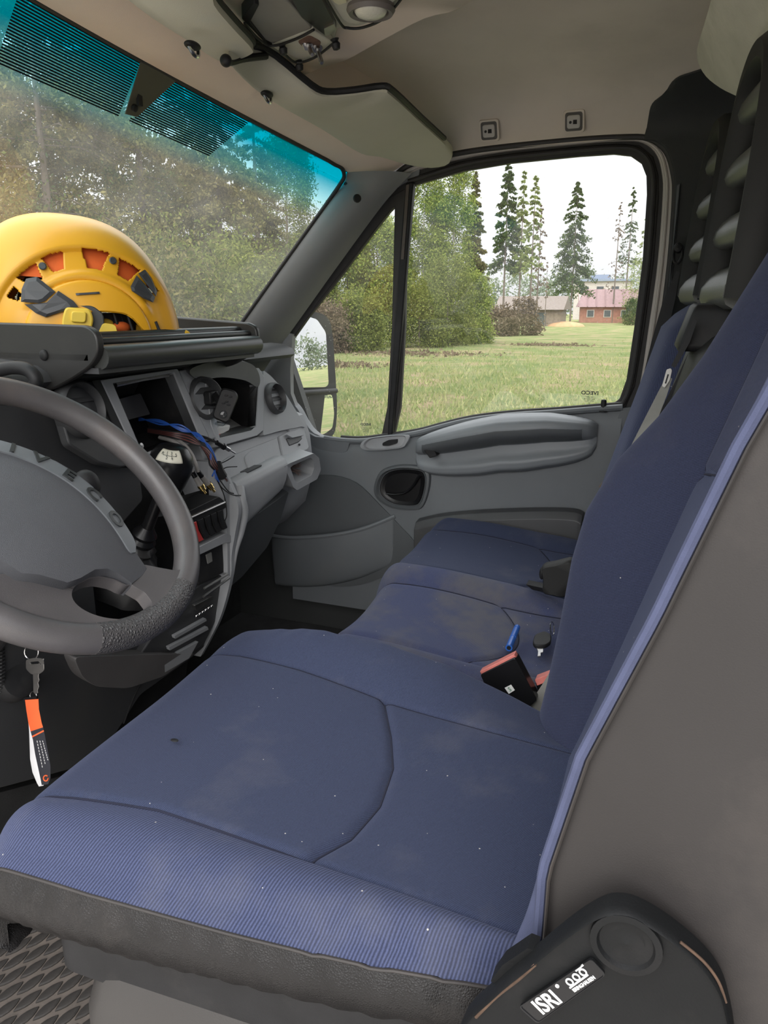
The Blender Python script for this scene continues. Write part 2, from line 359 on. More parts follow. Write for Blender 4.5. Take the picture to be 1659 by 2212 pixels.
M['paper'] = mat('white_print', (.78, .78, .76), .7, .02, 20, 0)
M['greyprint'] = mat('grey_print', (.09, .10, .09), .7, .02, 20, 0)
M['greenprint'] = mat('green_print', (.06, .20, .10), .7, .02, 20, 0)
M['orangestrap'] = mat('orange_strap', (.80, .12, .03), .8, .05, 20, .1, 900)
M['blackstrap'] = mat('black_strap', (.02, .021, .028), .85, .1, 20, .1, 900)
M['greystrap'] = mat('grey_belt_webbing', (.24, .24, .22), .75, .1, 30, .3, 700)
M['belt'] = mat('black_belt_webbing', (.022, .022, .024), .75, .1, 30, .3, 700)
M['glass'] = glass('door_glass', (.98, .99, .98), .035, 10)
M['windshield'] = glass('dusty_windshield', (.93, .94, .92), .11, 7)
M['clear'] = glass('clear_plastic', (.9, .93, .95), 0, rough=.02)
mm_ = bpy.data.materials.new('mirror_silver'); mm_.use_nodes = True; mm_.node_tree.nodes['Principled BSDF'].inputs['Metallic'].default_value = 1
mm_.node_tree.nodes['Principled BSDF'].inputs['Roughness'].default_value = 0.0; mm_.node_tree.nodes['Principled BSDF'].inputs['Base Color'].default_value = (.9, .92, .92, 1); M['mirror'] = mm_
# ================================================================ the cab shell
# floor with lozenge tread
mb = MB().box((0, .47, -.02), (1.86, 1.98, .04)); floor = build('floor', mb, M['carpet'], kind='structure', label='dark rubber cab floor with lozenge tread', smooth=0)
mb = MB().box((-.52, .78, .002), (.62, .62, .004)); web = build('floor_mat', mb, M['mat_web'], floor, smooth=0, label='worn brown-grey rubber mat')
lz = MB(); n = 16
lz.loft([[V(.0235*s*math.cos(a), .0085*s*math.copysign(abs(math.sin(a))**1.9, math.sin(a)), z) for a in [2*math.pi*k/16 for k in range(16)]] for s, z in ((1, 0), (1, .002), (.8, .0035), (.4, .004))])
me = bpy.data.meshes.new('tread_lozenge'); me.from_pydata(lz.v, [], lz.f); me.materials.append(M['mat_diamond'])
cnt = 0
for i in range(14):
    for j in range(30):
        q = V(-.82 + i*.049 + (.0245 if j % 2 else 0), .50 + j*.0195, .004)
        d = q-CAM; z = d.dot(fw); px = W/2+F*d.dot(rt)/z; py = H/2-F*d.dot(up)/z
        if cnt < 290 and -60 < px < 420 and py > 1880:
            o = bpy.data.objects.new('tread_lozenge', me); COL.objects.link(o); o.parent = floor; o.location = q-wl(floor); o.rotation_euler.z = math.radians(-12); cnt += 1
# ceiling headliner
def hlz(X, Y): return 1.445 + .15*math.sqrt(max(0, 1-min(1, abs(X)/.862)**5)) - .03*sm(-Y, -.05, .25)
def hl(u, v):
    t = (u-.5)*math.pi; X = .862*math.sin(t); Y = lerp(-.52, .86, v); return V(X, Y, hlz(X, Y))
ceil = build('ceiling', MB().slab(hl, 48, 16, (0, 0, .02)), M['headliner'], kind='structure', label='grey-beige cloth headliner over the cab')
# windscreen surface
def wsY(X, z): return 1.03 + .71*(1.54-z) - .18*(X/.8)**2
def zt(X): return 1.518 - .055*max(X, -.2) - .09*X*X
def WSP(X, z, off=0): return V(X, wsY(X, z)-off, z-off*.7)
def WS(px, py, off=0):
    d = ray(px, py); lo, hi = .3, 4.0
    f = lambda t: (CAM.y+d.y*t) - wsY(CAM.x+d.x*t, CAM.z+d.z*t)
    for _ in range(50):
        m = (lo+hi)/2
        if f(lo)*f(m) <= 0: hi = m
        else: lo = m
    q = CAM + d*lo; return V(q.x, q.y-off, q.z-off*.7)
def xr(z): return lerp(.737, .83, sm(z, .95, 1.45)) if z > 1.017 else .74
win = thing('window_1', WSP(0, .93), 'raked windscreen with teal sun band along its top edge', 'windscreen', kind='structure')
g = MB().grid(lambda u, v: WSP(lerp(-.86, .86, u), lerp(.90, zt(lerp(-.86, .86, u))+.01, v)), 40, 16)
build('glass_pane', g, M['windshield'], win, solid=.004)
# teal band (tinted glass) with a gradient along its own height
mt = bpy.data.materials.new('teal_tint'); mt.use_nodes = True; nt = mt.node_tree; nt.nodes.clear(); L = nt.links.new
o_ = N(nt, 'OutputMaterial'); uvn = N(nt, 'UVMap'); sp = N(nt, 'SeparateXYZ'); L(uvn.outputs[0], sp.inputs[0])
r = N(nt, 'ValToRGB'); L(sp.outputs['Y'], r.inputs[0]); r.color_ramp.elements[0].color = (1, 1, 1, 1); r.color_ramp.elements[1].color = (.0, .30, .42, 1)
r.color_ramp.elements[1].position = .75; e = r.color_ramp.elements.new(.35); e.color = (.50, .84, .87, 1)
tr = N(nt, 'BsdfTransparent'); L(r.outputs[0], tr.inputs[0])
tl = N(nt, 'BsdfTranslucent', Color=(.0, .55, .70, 1)); mxs = N(nt, 'MixShader')
mlt = N(nt, 'Math', operation='MULTIPLY'); L(sp.outputs['Y'], mlt.inputs[0]); mlt.inputs[1].default_value = .20
L(mlt.outputs[0], mxs.inputs[0]); L(tr.outputs[0], mxs.inputs[1]); L(tl.outputs[0], mxs.inputs[2]); L(mxs.outputs[0], o_.inputs[0])
def uvgrid(name, fn, nu, nv, mat_, parent, keep=None):
    vs = [fn(i/nu, j/nv) for j in range(nv+1) for i in range(nu+1)]; fs = []
    for j in range(nv):
        for i in range(nu):
            if keep is None or keep((i+.5)/nu, (j+.5)/nv): fs.append((j*(nu+1)+i, j*(nu+1)+i+1, (j+1)*(nu+1)+i+1, (j+1)*(nu+1)+i))
    me = bpy.data.meshes.new(name); c = wl(parent); me.from_pydata([p-c for p in vs], [], fs)
    u = me.uv_layers.new(name='UVMap'); n = nu+1
    for lp in me.loops: u.data[lp.index].uv = ((lp.vertex_index % n)/nu, (lp.vertex_index//n)/nv)
    me.materials.append(mat_); ob = bpy.data.objects.new(name, me); COL.objects.link(ob); ob.parent = parent; WLOC[ob.name] = c; return ob
uvgrid('tint_band', lambda u, v: WSP(lerp(-.86, .83, u), zt(lerp(-.86, .83, u)) - lerp(.125, 0, v), .006), 40, 6, mt, win)
# louvre print: fine black lines
ml = bpy.data.materials.new('louvre_print'); ml.use_nodes = True; nt = ml.node_tree; nt.nodes.clear(); L = nt.links.new
o_ = N(nt, 'OutputMaterial'); uvn = N(nt, 'UVMap'); sp = N(nt, 'SeparateXYZ'); L(uvn.outputs[0], sp.inputs[0])
a = N(nt, 'Math', operation='MULTIPLY'); L(sp.outputs['Y'], a.inputs[0]); a.inputs[1].default_value = 23
b_ = N(nt, 'Math', operation='FRACT'); L(a.outputs[0], b_.inputs[0]); c_ = N(nt, 'Math', operation='LESS_THAN'); L(b_.outputs[0], c_.inputs[0]); c_.inputs[1].default_value = .56
tr = N(nt, 'BsdfTransparent'); df = N(nt, 'BsdfDiffuse', Color=(.012, .013, .014, 1)); mxs = N(nt, 'MixShader')
L(c_.outputs[0], mxs.inputs[0]); L(tr.outputs[0], mxs.inputs[1]); L(df.outputs[0], mxs.inputs[2]); L(mxs.outputs[0], o_.inputs[0])
LX0, LX1 = -.192, .455
def lou(u, v):
    s = lerp(.090, 0, v); X = lerp(LX0+.0*s, LX1 - 1.0*s*sm(u, .5, 1)*.75, u); return WSP(X, zt(X)-s, .009)
uvgrid('louvre_print', lou, 64, 23, ml, win, keep=lambda u, v: not (.465 < u < .515+.095*v))
pp = [WS(258, 237, .012), WS(291, 125, .012), WS(368, 166, .012), WS(284, 244, .012)]
build('mirror_mount_patch', MB().prism(pp, (0, -.002, 0)), mat('mount_patch', (.075, .075, .055), .6), win, smooth=0, label='dark olive patch where the mirror was mounted')
build('mirror_mount_screw', MB().lathe([(.0, 0), (.007, 0), (.007, .006), (.004, .008), (0, .008)], WS(275, 222, .014), (0, -1, -.4), 12), M['black'], win)
build('mirror_mount_tab', MB().box(WS(286, 205, .016), (.012, .006, .02)), M['black'], win)
# rubber edge of the windscreen
top_edge = [WSP(X, zt(X)+.002, .010) for X in [lerp(-.86, .765, k/40) for k in range(41)]]
corner = spline([WS(716, 350, .010), WS(731, 358, .010), WS(736, 374, .010), WS(729, 390, .010), WS(700, 432, .010)], 5)
side = spline([WS(700, 432, .010), WS(600, 572, .010), WS(515, 692, .010), WS(480, 740, .010)], 8)
build('rubber_edge', MB().tube(top_edge[:-1]+corner+side[1:], .0055, 8), M['seal'], win)
# header rail above the windscreen
def hdr(u, v):
    X = lerp(-.875, .87, u); a = WSP(X, zt(X)-.004, .004); Xc = min(abs(X), .845)
    b = V(X, a.y-.20, hlz(Xc, .7)+.003); c = a.lerp(b, v); c.z += .0 - .028*math.sin(v*math.pi); c.y -= .012*math.sin(v*math.pi); return c
build('trim_1', MB().slab(hdr, 60, 10, (0, .004, .012)), M['header'], kind='structure', label='beige cloth header strip above the windscreen')
# A pillar, passenger side
pa = spline([WS(742, 366, .012), WS(735, 392, .010), WS(704, 428, .010), WS(602, 570, .010), WS(517, 690, .010), WS(486, 735, .010), WS(460, 775, .01)], 6)
pb = spline(PL([(890, 374), (855, 410), (815, 458), (720, 588), (622, 725), (560, 805), (530, 850)], X=.858), 6)
def pil(u, v):
    k = min(len(pa)-1, int(v*(len(pa)-1))); a, b = pa[k], pb[k]; p = a.lerp(b, u); p += V(-.75, -.66, 0)*(.032*math.sin(math.pi*min(1, u*1.05))**.7); return p
apil = build('trim_2', MB().slab(pil, 14, len(pa)-1, (.008, .007, 0)), M['pillar'], kind='structure', label='grey plastic windscreen pillar trim')
q = P(767, 432, X=.80); build('pillar_hole', MB().lathe([(0, .002), (.009, .002), (.011, 0), (.011, -.004), (0, -.004)], q+V(-.030, -.020, 0), (-.8, -.6, .15), 16), M['black'], apil)
build('pillar_clip', MB().lathe([(0, .014), (.008, .012), (.012, .004), (.012, -.002), (0, -.002)], WS(741, 392, .014), (-.5, -.85, 0), 14), M['seal'], apil)
# driver side A pillar and body sides that the light comes past
mb = MB().tube([V(-.86, .93, 1.44), V(-.88, 1.30, .95)], .045, 12); build('trim_3', mb, M['pillar'], kind='structure', label='grey windscreen pillar on the driver side')
mb = MB().box((0, 1.44, .45), (1.86, .04, .98)); build('wall_front', mb, M['carpet'], kind='structure', label='dark firewall under the dashboard', smooth=0)
mb = MB().box((0, -.52, .78), (1.84, .04, 1.56)); build('wall_back', mb, M['pillardark'], kind='structure', label='dark bulkhead behind the seats', smooth=0)
mb = MB().box((-.90, -.28, .78), (.06, .12, 1.5)); build('trim_4', mb, M['pillardark'], kind='structure', label='dark door post behind the driver seat', smooth=0)
build('wall_right', MB().prism([V(.935, -.54, -.1), V(.935, 1.5, -.1), V(.935, 1.5, .97), V(.935, 1.22, .97), V(.935, 1.10, .62), V(.935, .12, .62), V(.935, .12, 1.50), V(.935, -.54, 1.50)], (.03, 0, 0)), M['pillardark'], kind='structure', label='dark body side around the passenger door', smooth=0)
build('wall_left', MB().prism([V(-.935, 1.5, -.1), V(-.935, 1.5, .97), V(-.935, 1.25, .97), V(-.935, 1.08, -.1)], (.03, 0, 0)), M['pillardark'], kind='structure', label='dark kick panel beside the pedals', smooth=0)
# ---------------------------------------------------------------- passenger door
XD = .868
XP = XD-.018
door = thing('door_1', (XD, .70, .12), 'grey passenger door with side window and armrest', 'door', kind='structure')
belt_px = [(625, 868), (640, 885), (655, 912), (672, 934), (700, 948), (770, 955), (835, 948), (900, 938), (950, 925), (1000, 913), (1050, 905), (1120, 898), (1200, 893), (1290, 886), (1345, 882)]
belt = spline(PL(belt_px, X=XD), 4)
# panel: belt line down to the sill, slightly curved inward below the belt
def dpan(u, v):
    k = u*(len(belt)-1); i = min(len(belt)-2, int(k)); t = belt[i].lerp(belt[i+1], k-i)
    z = lerp(t.z, .12, v); x = XD - .018*math.sin(min(1, v*2.2)*math.pi/2) + .010*math.exp(-(v/.03)**2); return V(x, t.y, z)
build('door_panel', MB().slab(dpan, 60, 30, (.03, 0, 0)), M['door'], door)
ext = PL([(1345, 882), (1330, 960)], X=XD)
build('door_panel_rear', MB().prism([P(1343, 882, X=XD), P(1375, 878, X=XD), V(XD, .10, .5), V(XD, .10, .12), V(XD, .26, .12), V(XD, .26, .5)], (.03, 0, 0)), M['door'], door)
# belt ledge (bright top edge)
build('belt_ledge', MB().tube([p+V(.004, 0, .002) for p in belt[16:]], .009, 8), M['door'], door)
build('belt_seal', MB().tube([p+V(.016, 0, .010) for p in belt[18:]], .006, 8), M['seal'], door)
# mirror sail trim in front of the quarter glass
sail = PL([(625, 720), (632, 722), (627, 800), (628, 850), (645, 895), (672, 932), (700, 946), (700, 960), (640, 960), (590, 900), (560, 800)], X=XD+.012)
build('sail_trim', MB().prism(sail, (.02, 0, 0)), M['pillar'], door)
build('sail_lower_trim', MB().prism(roundpoly(PL([(650, 925), (680, 943), (756, 952), (750, 975), (735, 981), (665, 982), (640, 960)], X=XD-.004), .006), (.02, 0, 0)), M['door'], door, bevel=.002)
# window apertures
XG = .902
glass_in = PL([(893, 400), (1000, 369), (1100, 352), (1250, 337), (1325, 332), (1362, 336), (1385, 352), (1396, 380), (1397, 420), (1388, 560), (1370, 705), (1353, 820), (1338, 862), (1310, 882), (1280, 888), (1180, 892), (1050, 903), (950, 925), (848, 945), (866, 700)], X=XG-.012)
glass_out = PL([(876, 386), (996, 347), (1098, 331), (1250, 315), (1335, 309), (1382, 313), (1412, 338), (1423, 378), (1424, 425), (1413, 565), (1393, 710), (1372, 835), (1352, 880), (1315, 904), (1280, 912), (1180, 916), (1050, 926), (950, 948), (835, 965), (850, 700)], X=XG-.012)
build('window_seal', MB().ring(glass_out, glass_in, (.022, 0, 0)), M['seal'], door, bevel=.004)
build('window_seal_lip', MB().tube(spline([p+V(-.006, 0, 0) for p in [a.lerp(b, .45) for a, b in zip(glass_out, glass_in)][:13]], 4), .006, 8), M['seal'], door)
build('window_pane', MB().prism([P(x, y, X=XG) for x, y in [(870, 380), (1000, 350), (1250, 318), (1400, 320), (1420, 420), (1380, 860), (1310, 900), (950, 945), (830, 965)]], (.004, 0, 0)), M['glass'], door, smooth=0)
qi = PL([(852, 446), (846, 700), (836, 880), (822, 948), (700, 949), (672, 934), (645, 895), (628, 850), (630, 735), (690, 650), (770, 548), (840, 458)], X=XG-.010)
qo = PL([(878, 405), (874, 700), (864, 880), (845, 965), (690, 967), (655, 945), (625, 900), (610, 850), (612, 720), (672, 632), (750, 528), (832, 430)], X=XG-.010)
build('quarter_window_frame', MB().ring(qo, qi, (.02, 0, 0)), M['seal'], door, bevel=.003)
build('quarter_window_pane', MB().prism(PL([(858, 425), (830, 960), (690, 962), (612, 850), (620, 720)], X=XG), (.004, 0, 0)), M['glass'], door, smooth=0)
build('window_bar', MB().prism(PL([(876, 395), (893, 392), (868, 700), (846, 950), (836, 952), (852, 700)], X=XG-.026), (.02, 0, 0)), M['black'], door, bevel=.004)
build('window_bar_strip', MB().prism(PL([(877, 400), (884, 398), (872, 560), (866, 560)], X=XG-.029), (.004, 0, 0)), M['seal2'], door, smooth=0)
# painted upper frame of the door opening (body flange) and its black weather strip
fr_in = PL([(552, 812), (612, 727), (712, 592), (805, 462), (862, 396), (905, 366), (1000, 342), (1100, 326), (1250, 311), (1340, 304), (1388, 308), (1418, 334), (1430, 378), (1431, 428), (1420, 570), (1400, 715), (1380, 840), (1350, 930), (1318, 1020)], X=.882)
fr_out = PL([(540, 800), (600, 715), (700, 580), (793, 450), (850, 386), (895, 354), (996, 331), (1098, 317), (1250, 302), (1345, 297), (1402, 300), (1440, 328), (1456, 378), (1458, 432), (1447, 575), (1428, 720), (1408, 845), (1378, 935), (1346, 1025)], X=.874)
fi, fo = spline(fr_in, 4), spline(fr_out, 4)
mb = MB(); mb.loft([[a, b, b+V(.03, 0, 0), a+V(.03, 0, 0)] for a, b in zip(fi, fo)]); build('trim_5', mb, M['paint'], kind='structure', label='cream painted door opening flange', bevel=.002)
build('trim_6', MB().tube([p+V(-.008, 0, 0) for p in fo], .0075, 8), M['seal'], kind='structure', label='black weather strip round the passenger door opening')
fpx = [(552, 812), (612, 727), (712, 592), (805, 462), (862, 396), (905, 366), (1000, 342), (1100, 326), (1250, 311), (1340, 304), (1388, 308), (1418, 334), (1430, 378), (1431, 428), (1420, 570), (1400, 715), (1380, 840), (1350, 930)]
def inw(x, y, k):
    dx, dy = 1080-x, 640-y; l = math.hypot(dx, dy); return (x+dx/l*k, y+dy/l*k)
u0 = spline(PL([inw(x, y, -10) for x, y in fpx], X=.893), 4); u1 = spline(PL([inw(x, y, 26) for x, y in fpx], X=.893), 4)
mb = MB(); mb.loft([[a, b, b+V(.012, 0, 0), a+V(.012, 0, 0)] for a, b in zip(u0, u1)]); build('upper_window_frame', mb, M['seal'], door)
build('flange_lip', MB().tube([a.lerp(b, .35)+V(-.004, 0, 0) for a, b in zip(fi, fo)], .004, 8), M['paint'], door)
# door handle
hc = P(868, 1055, X=XD-.03)
def hshape(s, dx, n=40): 
    pts = PL([(815, 1052), (828, 1022), (862, 1010), (905, 1012), (921, 1022), (922, 1050), (912, 1085), (895, 1096), (850, 1092), (822, 1075)], X=XP-.002)
    c = sum(pts, Vector())/len(pts); return [c+(p-c)*s+V(dx, 0, 0) for p in spline(pts, 4, True)]
build('handle_bezel', MB().loft([hshape(1.14, .004), hshape(1.10, -.006), hshape(1.00, -.008), hshape(.92, .001), hshape(.86, .0015)], caps=True), M['doorlow'], door)
build('handle_bowl', MB().loft([hshape(.90, .0), hshape(.86, -.004), hshape(.78, -.003), hshape(.70, .0006), hshape(.5, .0008)], caps=True), M['blackgloss'], door)
lev = spline(PL([(834, 1066), (855, 1068), (876, 1064), (892, 1050), (902, 1034), (908, 1026)], X=XP-.009), 5)
build('handle_lever', MB().tube(lev, [.0045+.004*i/len(lev) for i in range(len(lev))], 8, flat=.6), M['blackgloss'], door)
# switch pod on the belt
sp_ = spline(PL([(781, 962), (795, 948), (830, 942), (876, 939), (886, 944), (880, 958), (868, 968), (820, 973), (790, 972)], X=XP-.002), 4, True)
cs = sum(sp_, Vector())/len(sp_)
build('switch_pod', MB().loft([sp_, [p+V(-.010, 0, .002) for p in sp_], [cs+(p-cs)*.86+V(-.012, 0, .003) for p in sp_], [cs+(p-cs)*.80+V(-.004, 0, .001) for p in sp_]]), M['dash'], door)
build('switch_slot', MB().prism(roundpoly(PL([(826, 957), (838, 951), (858, 949), (857, 958), (840, 963), (826, 963)], X=XP-.014), .004), (.01, 0, 0)), M['black'], door)
# armrest: profile swept along the door
Y0, Y1 = P(902, 972, X=XD).y, P(1292, 930, X=XD).y
prof = [(.0, .050), (-.020, .052), (-.052, .046), (-.072, .034), (-.078, .016), (-.072, -.004), (-.058, -.018), (-.040, -.026), (-.022, -.034), (-.026, -.060), (-.040, -.080), (-.036, -.100), (-.015, -.112), (.004, -.116)]
def arm(u, v):
    Y = lerp(Y0, Y1, v); e = min(1, math.sin(math.pi*min(1, max(0, v*1.0)))**.42*1.02) if 0 < v < 1 else 0.02
    zt_ = pw(v, [(0, .652), (.12, .668), (.3, .692), (.5, .716), (.75, .730), (1, .732)])
    k = u*(len(prof)-1); i = min(len(prof)-2, int(k)); f = k-i; a, b = prof[i], prof[i+1]; x, z = lerp(a[0], b[0], f), lerp(a[1], b[1], f)
    s = .35+.65*e
    return V(XP+.004 + x*e*1.15, Y, zt_ + (z-.0)*(s if z < 0 else s))
build('armrest', MB().grid(arm, 39, 48), M['armrest'], door, smooth=60)
gb = [arm(.36, v/30)+V(-.003, 0, .002) for v in range(1, 30)]
build('armrest_grip', MB().loft([[arm(.30, v/30), arm(.36, v/30)+V(-.004, 0, 0), arm(.42, v/30)+V(-.005, 0, 0), arm(.50, v/30)+V(-.005, 0, 0), arm(.58, v/30)] for v in range(2, 29)], closed=False, caps=False), M['doorlow'], door, smooth=60)
build('armrest_end_tab', MB().prism(roundpoly(PL([(915, 972), (935, 966), (944, 985), (928, 990)], X=XP-.05), .004), (.03, 0, 0)), M['black'], door, bevel=.002)
sl_ = roundpoly(PL([(935, 944), (975, 930), (1050, 918), (1095, 915), (1075, 930), (1010, 942), (950, 948)], X=XP-.006), .006)
build('armrest_slot', MB().prism(sl_, (.006, 0, 0)), M['dashdark'], door)
build('lock_pin', MB().lathe([(0, .030), (.006, .029), (.0075, .024), (.0075, 0), (.012, 0), (.012, -.003), (0, -.003)], P(1303, 887, X=XD+.004), (0, 0, 1), 14), M['black'], door)
# lower door: dished area and map pocket
dish = spline(PL([(600, 1110), (622, 1062), (660, 1032), (715, 1026), (770, 1042), (820, 1088), (870, 1140), (893, 1165), (905, 1190), (860, 1230), (780, 1262), (700, 1262), (620, 1225), (590, 1165)], X=XP+.002), 4, True)
cD = sum(dish, Vector())/len(dish)
build('lower_dish', MB().loft([dish, [p+V(-.006, 0, 0) for p in dish], [cD+(p-cD)*.97+V(-.006, 0, 0) for p in dish]]), M['doorlow'], door)
lip = spline(PL([(575, 1163), (640, 1163), (710, 1158), (780, 1146), (838, 1125)], X=XP-.055), 8)
def pocket(u, v):
    k = u*(len(lip)-1); i = min(len(lip)-2, int(k)); a = lip[i].lerp(lip[i+1], k-i)
    e = sm(u, -.2, .25)*sm(1-u, -.02, .5)**.7; bot = lerp(.16, .30, u*u)
    z = lerp(a.z, bot, v); x = lerp(XP-.002, a.x, e*(math.cos(min(1, max(0, v))*math.pi/2)**.45)); return V(x, a.y, z)
build('map_pocket', MB().slab(pocket, 32, 24, (.006, 0, 0)), M['door'], door, smooth=70)
build('map_pocket_lip', MB().tube([pocket(u/32, 0)+V(.004, 0, 0) for u in range(33)], .007, 8), M['door'], door)
ledge = spline(PL([(905, 1122), (960, 1110), (1050, 1102), (1170, 1098), (1240, 1100), (1262, 1108)], X=XP-.012), 6)
mb = MB(); mb.loft([[p+V(.0, 0, .004), p+V(-.03, 0, .0), p+V(-.045, 0, -.02), p+V(-.045, 0, -.09), p+V(.01, 0, -.09)] for p in ledge]); build('rear_pocket', mb, M['dashdark'], door, bevel=.004)
# etched glass marks (read from outside, so mirrored here)
for (x, y, s) in ((1274, 849, .014), (790, 917, .0105)):
    q = P(x, y, X=XG-.002)
    text('glass_mark', 'IVECO', s, q, (0, 1, 0), (0, 0, 1), M['greyprint'], door, .0002, sx=1.15, bold=.0004)
    for k, (w_, t_) in enumerate(((.75, 'SECURIT'), (.9, '43R-000358'), (.9, 'AS2 M324'), (.5, 'E9'))):
        text('glass_mark', t_, s*.42, q+V(0, 0, -.011-.0055*k), (0, 1, 0), (0, 0, 1), M['greyprint'], door, .0002)
# ---------------------------------------------------------------- rear corner, B pillar
bp = thing('trim_7', (.86, .02, .3), 'dark plastic belt pillar trim behind the passenger door', 'trim', kind='structure')
def HL(px, py):
    d = ray(px, py); lo, hi = .5, 3.2
    f = lambda t: (lambda q: q.z-hlz(q.x, q.y) if abs(q.x) < .862 else 1)(CAM+d*t)
    t = .6
    while f(t) < 0 and t < 3.2: t += .004
    return CAM+d*(t-.010)
def cpatch(u, v):
    tl, tr, br, bl = (1412, 186), (1590, 128), (1680, 300), (1393, 302)
    x = lerp(lerp(tl[0], tr[0], u), lerp(bl[0], br[0], u), v); y = lerp(lerp(tl[1], tr[1], u), lerp(bl[1], br[1], u), v)
    k = max(0, 1-u/.35)*max(0, 1-v/.5); return HL(x+26*k*k, y+26*k*k)
build('upper_cover', MB().slab(cpatch, 16, 12, (0, 0, .004)), M['pillardark'], bp, smooth=60)
build('frame_corner_cap', MB().prism(PL([(838, 342), (910, 338), (905, 378), (858, 404), (836, 388)], X=.884), (.02, 0, 0)), M['pillar'], bp)
pts = spline(PL([(1392, 300), (1398, 270), (1402, 255), (1420, 245), (1460, 240), (1500, 240), (1560, 240), (1620, 260), (1640, 420), (1600, 700), (1480, 900), (1350, 1050), (1330, 1040), (1390, 880), (1425, 740), (1445, 590), (1457, 450), (1455, 375), (1440, 326), (1415, 305)], X=.855), 3, True)
build('pillar_cover', MB().prism(pts, (.02, 0, 0)), M['pillardark'], bp, bevel=.004)
build('pillar_seam', MB().prism(PL([(1462, 400), (1470, 395), (1448, 640), (1438, 720), (1434, 720), (1452, 560)], X=.846), (.01, 0, 0)), M['doorlow'], bp, bevel=.002)
build('coat_hook', MB().box(P(1478, 228, X=.845), (.012, .022, .028)), M['pillardark'], bp, bevel=.003)
rl = PD([(1545, -60, .16), (1536, 0, .26), (1519, 60, .42), (1506, 105, .60), (1508, 135, .64), (1525, 165, .58), (1556, 190, .48), (1592, 208, .42), (1630, 226, .36), (1680, 240, .30), (1800, 250, .15), (1840, -80, .0)])
lo_ = [p for p in spline(rl, 3, True)]
build('bulkhead_lining', MB().loft([lo_, [p+V(0, -.06, 0) for p in lo_], [p+V(0, -.2, .02) for p in lo_]]), M['rearlining'], bp, label='pale padded lining above the bulkhead')
# ---------------------------------------------------------------- headliner fittings
for (x, y, nm, lab) in ((1057, 282, 0, 'pale square grab-handle socket in the headliner, nearer the windscreen'), (1240, 262, 1, 'pale square grab-handle socket in the headliner, nearer the rear corner')):
    c = P(x, y, X=.835); nrm = V(-.93, 0, -.36).normalized(); ax, ay, az = frame(nrm)
    ax = V(0, 1, 0); ay = nrm.cross(ax)
    t = thing('grab_handle_socket', c, lab, 'socket', 'grab handle sockets in the headliner')
    sq = lambda w, h, d, r: roundpoly([c+ax*(-w)+ay*(-h)+nrm*d, c+ax*w+ay*(-h)+nrm*d, c+ax*w+ay*h+nrm*d, c+ax*(-w)+ay*h+nrm*d], r)
    build('recess_rim', MB().loft([sq(.026, .026, -.002, .008), sq(.025, .025, .004, .008), sq(.021, .021, .004, .007), sq(.020, .020, -.001, .007)]), M['headliner'], t)
    build('recess', MB().loft([sq(.0215, .0215, .003, .006), sq(.0205, .0205, .0035, .006)]), mat('socket_shadow_grey', (.10, .095, .09), .8), t)
    build('insert', MB().loft([sq(.0155, .0145, .003, .006), sq(.0155, .0145, .008, .006), sq(.013, .012, .010, .005)]), M['paper'] if 0 else mat('pale_grey_insert', (.47, .45, .42), .6), t)
    build('screw_hole', MB().lathe([(0, .012), (.0032, .012), (.0032, .008), (0, .008)], c+ax*.007, nrm, 12), M['black'], t)
    build('clip_slot', MB().box(c-ax*.004+nrm*.010, (.004, .009, .009)), M['black'], t)
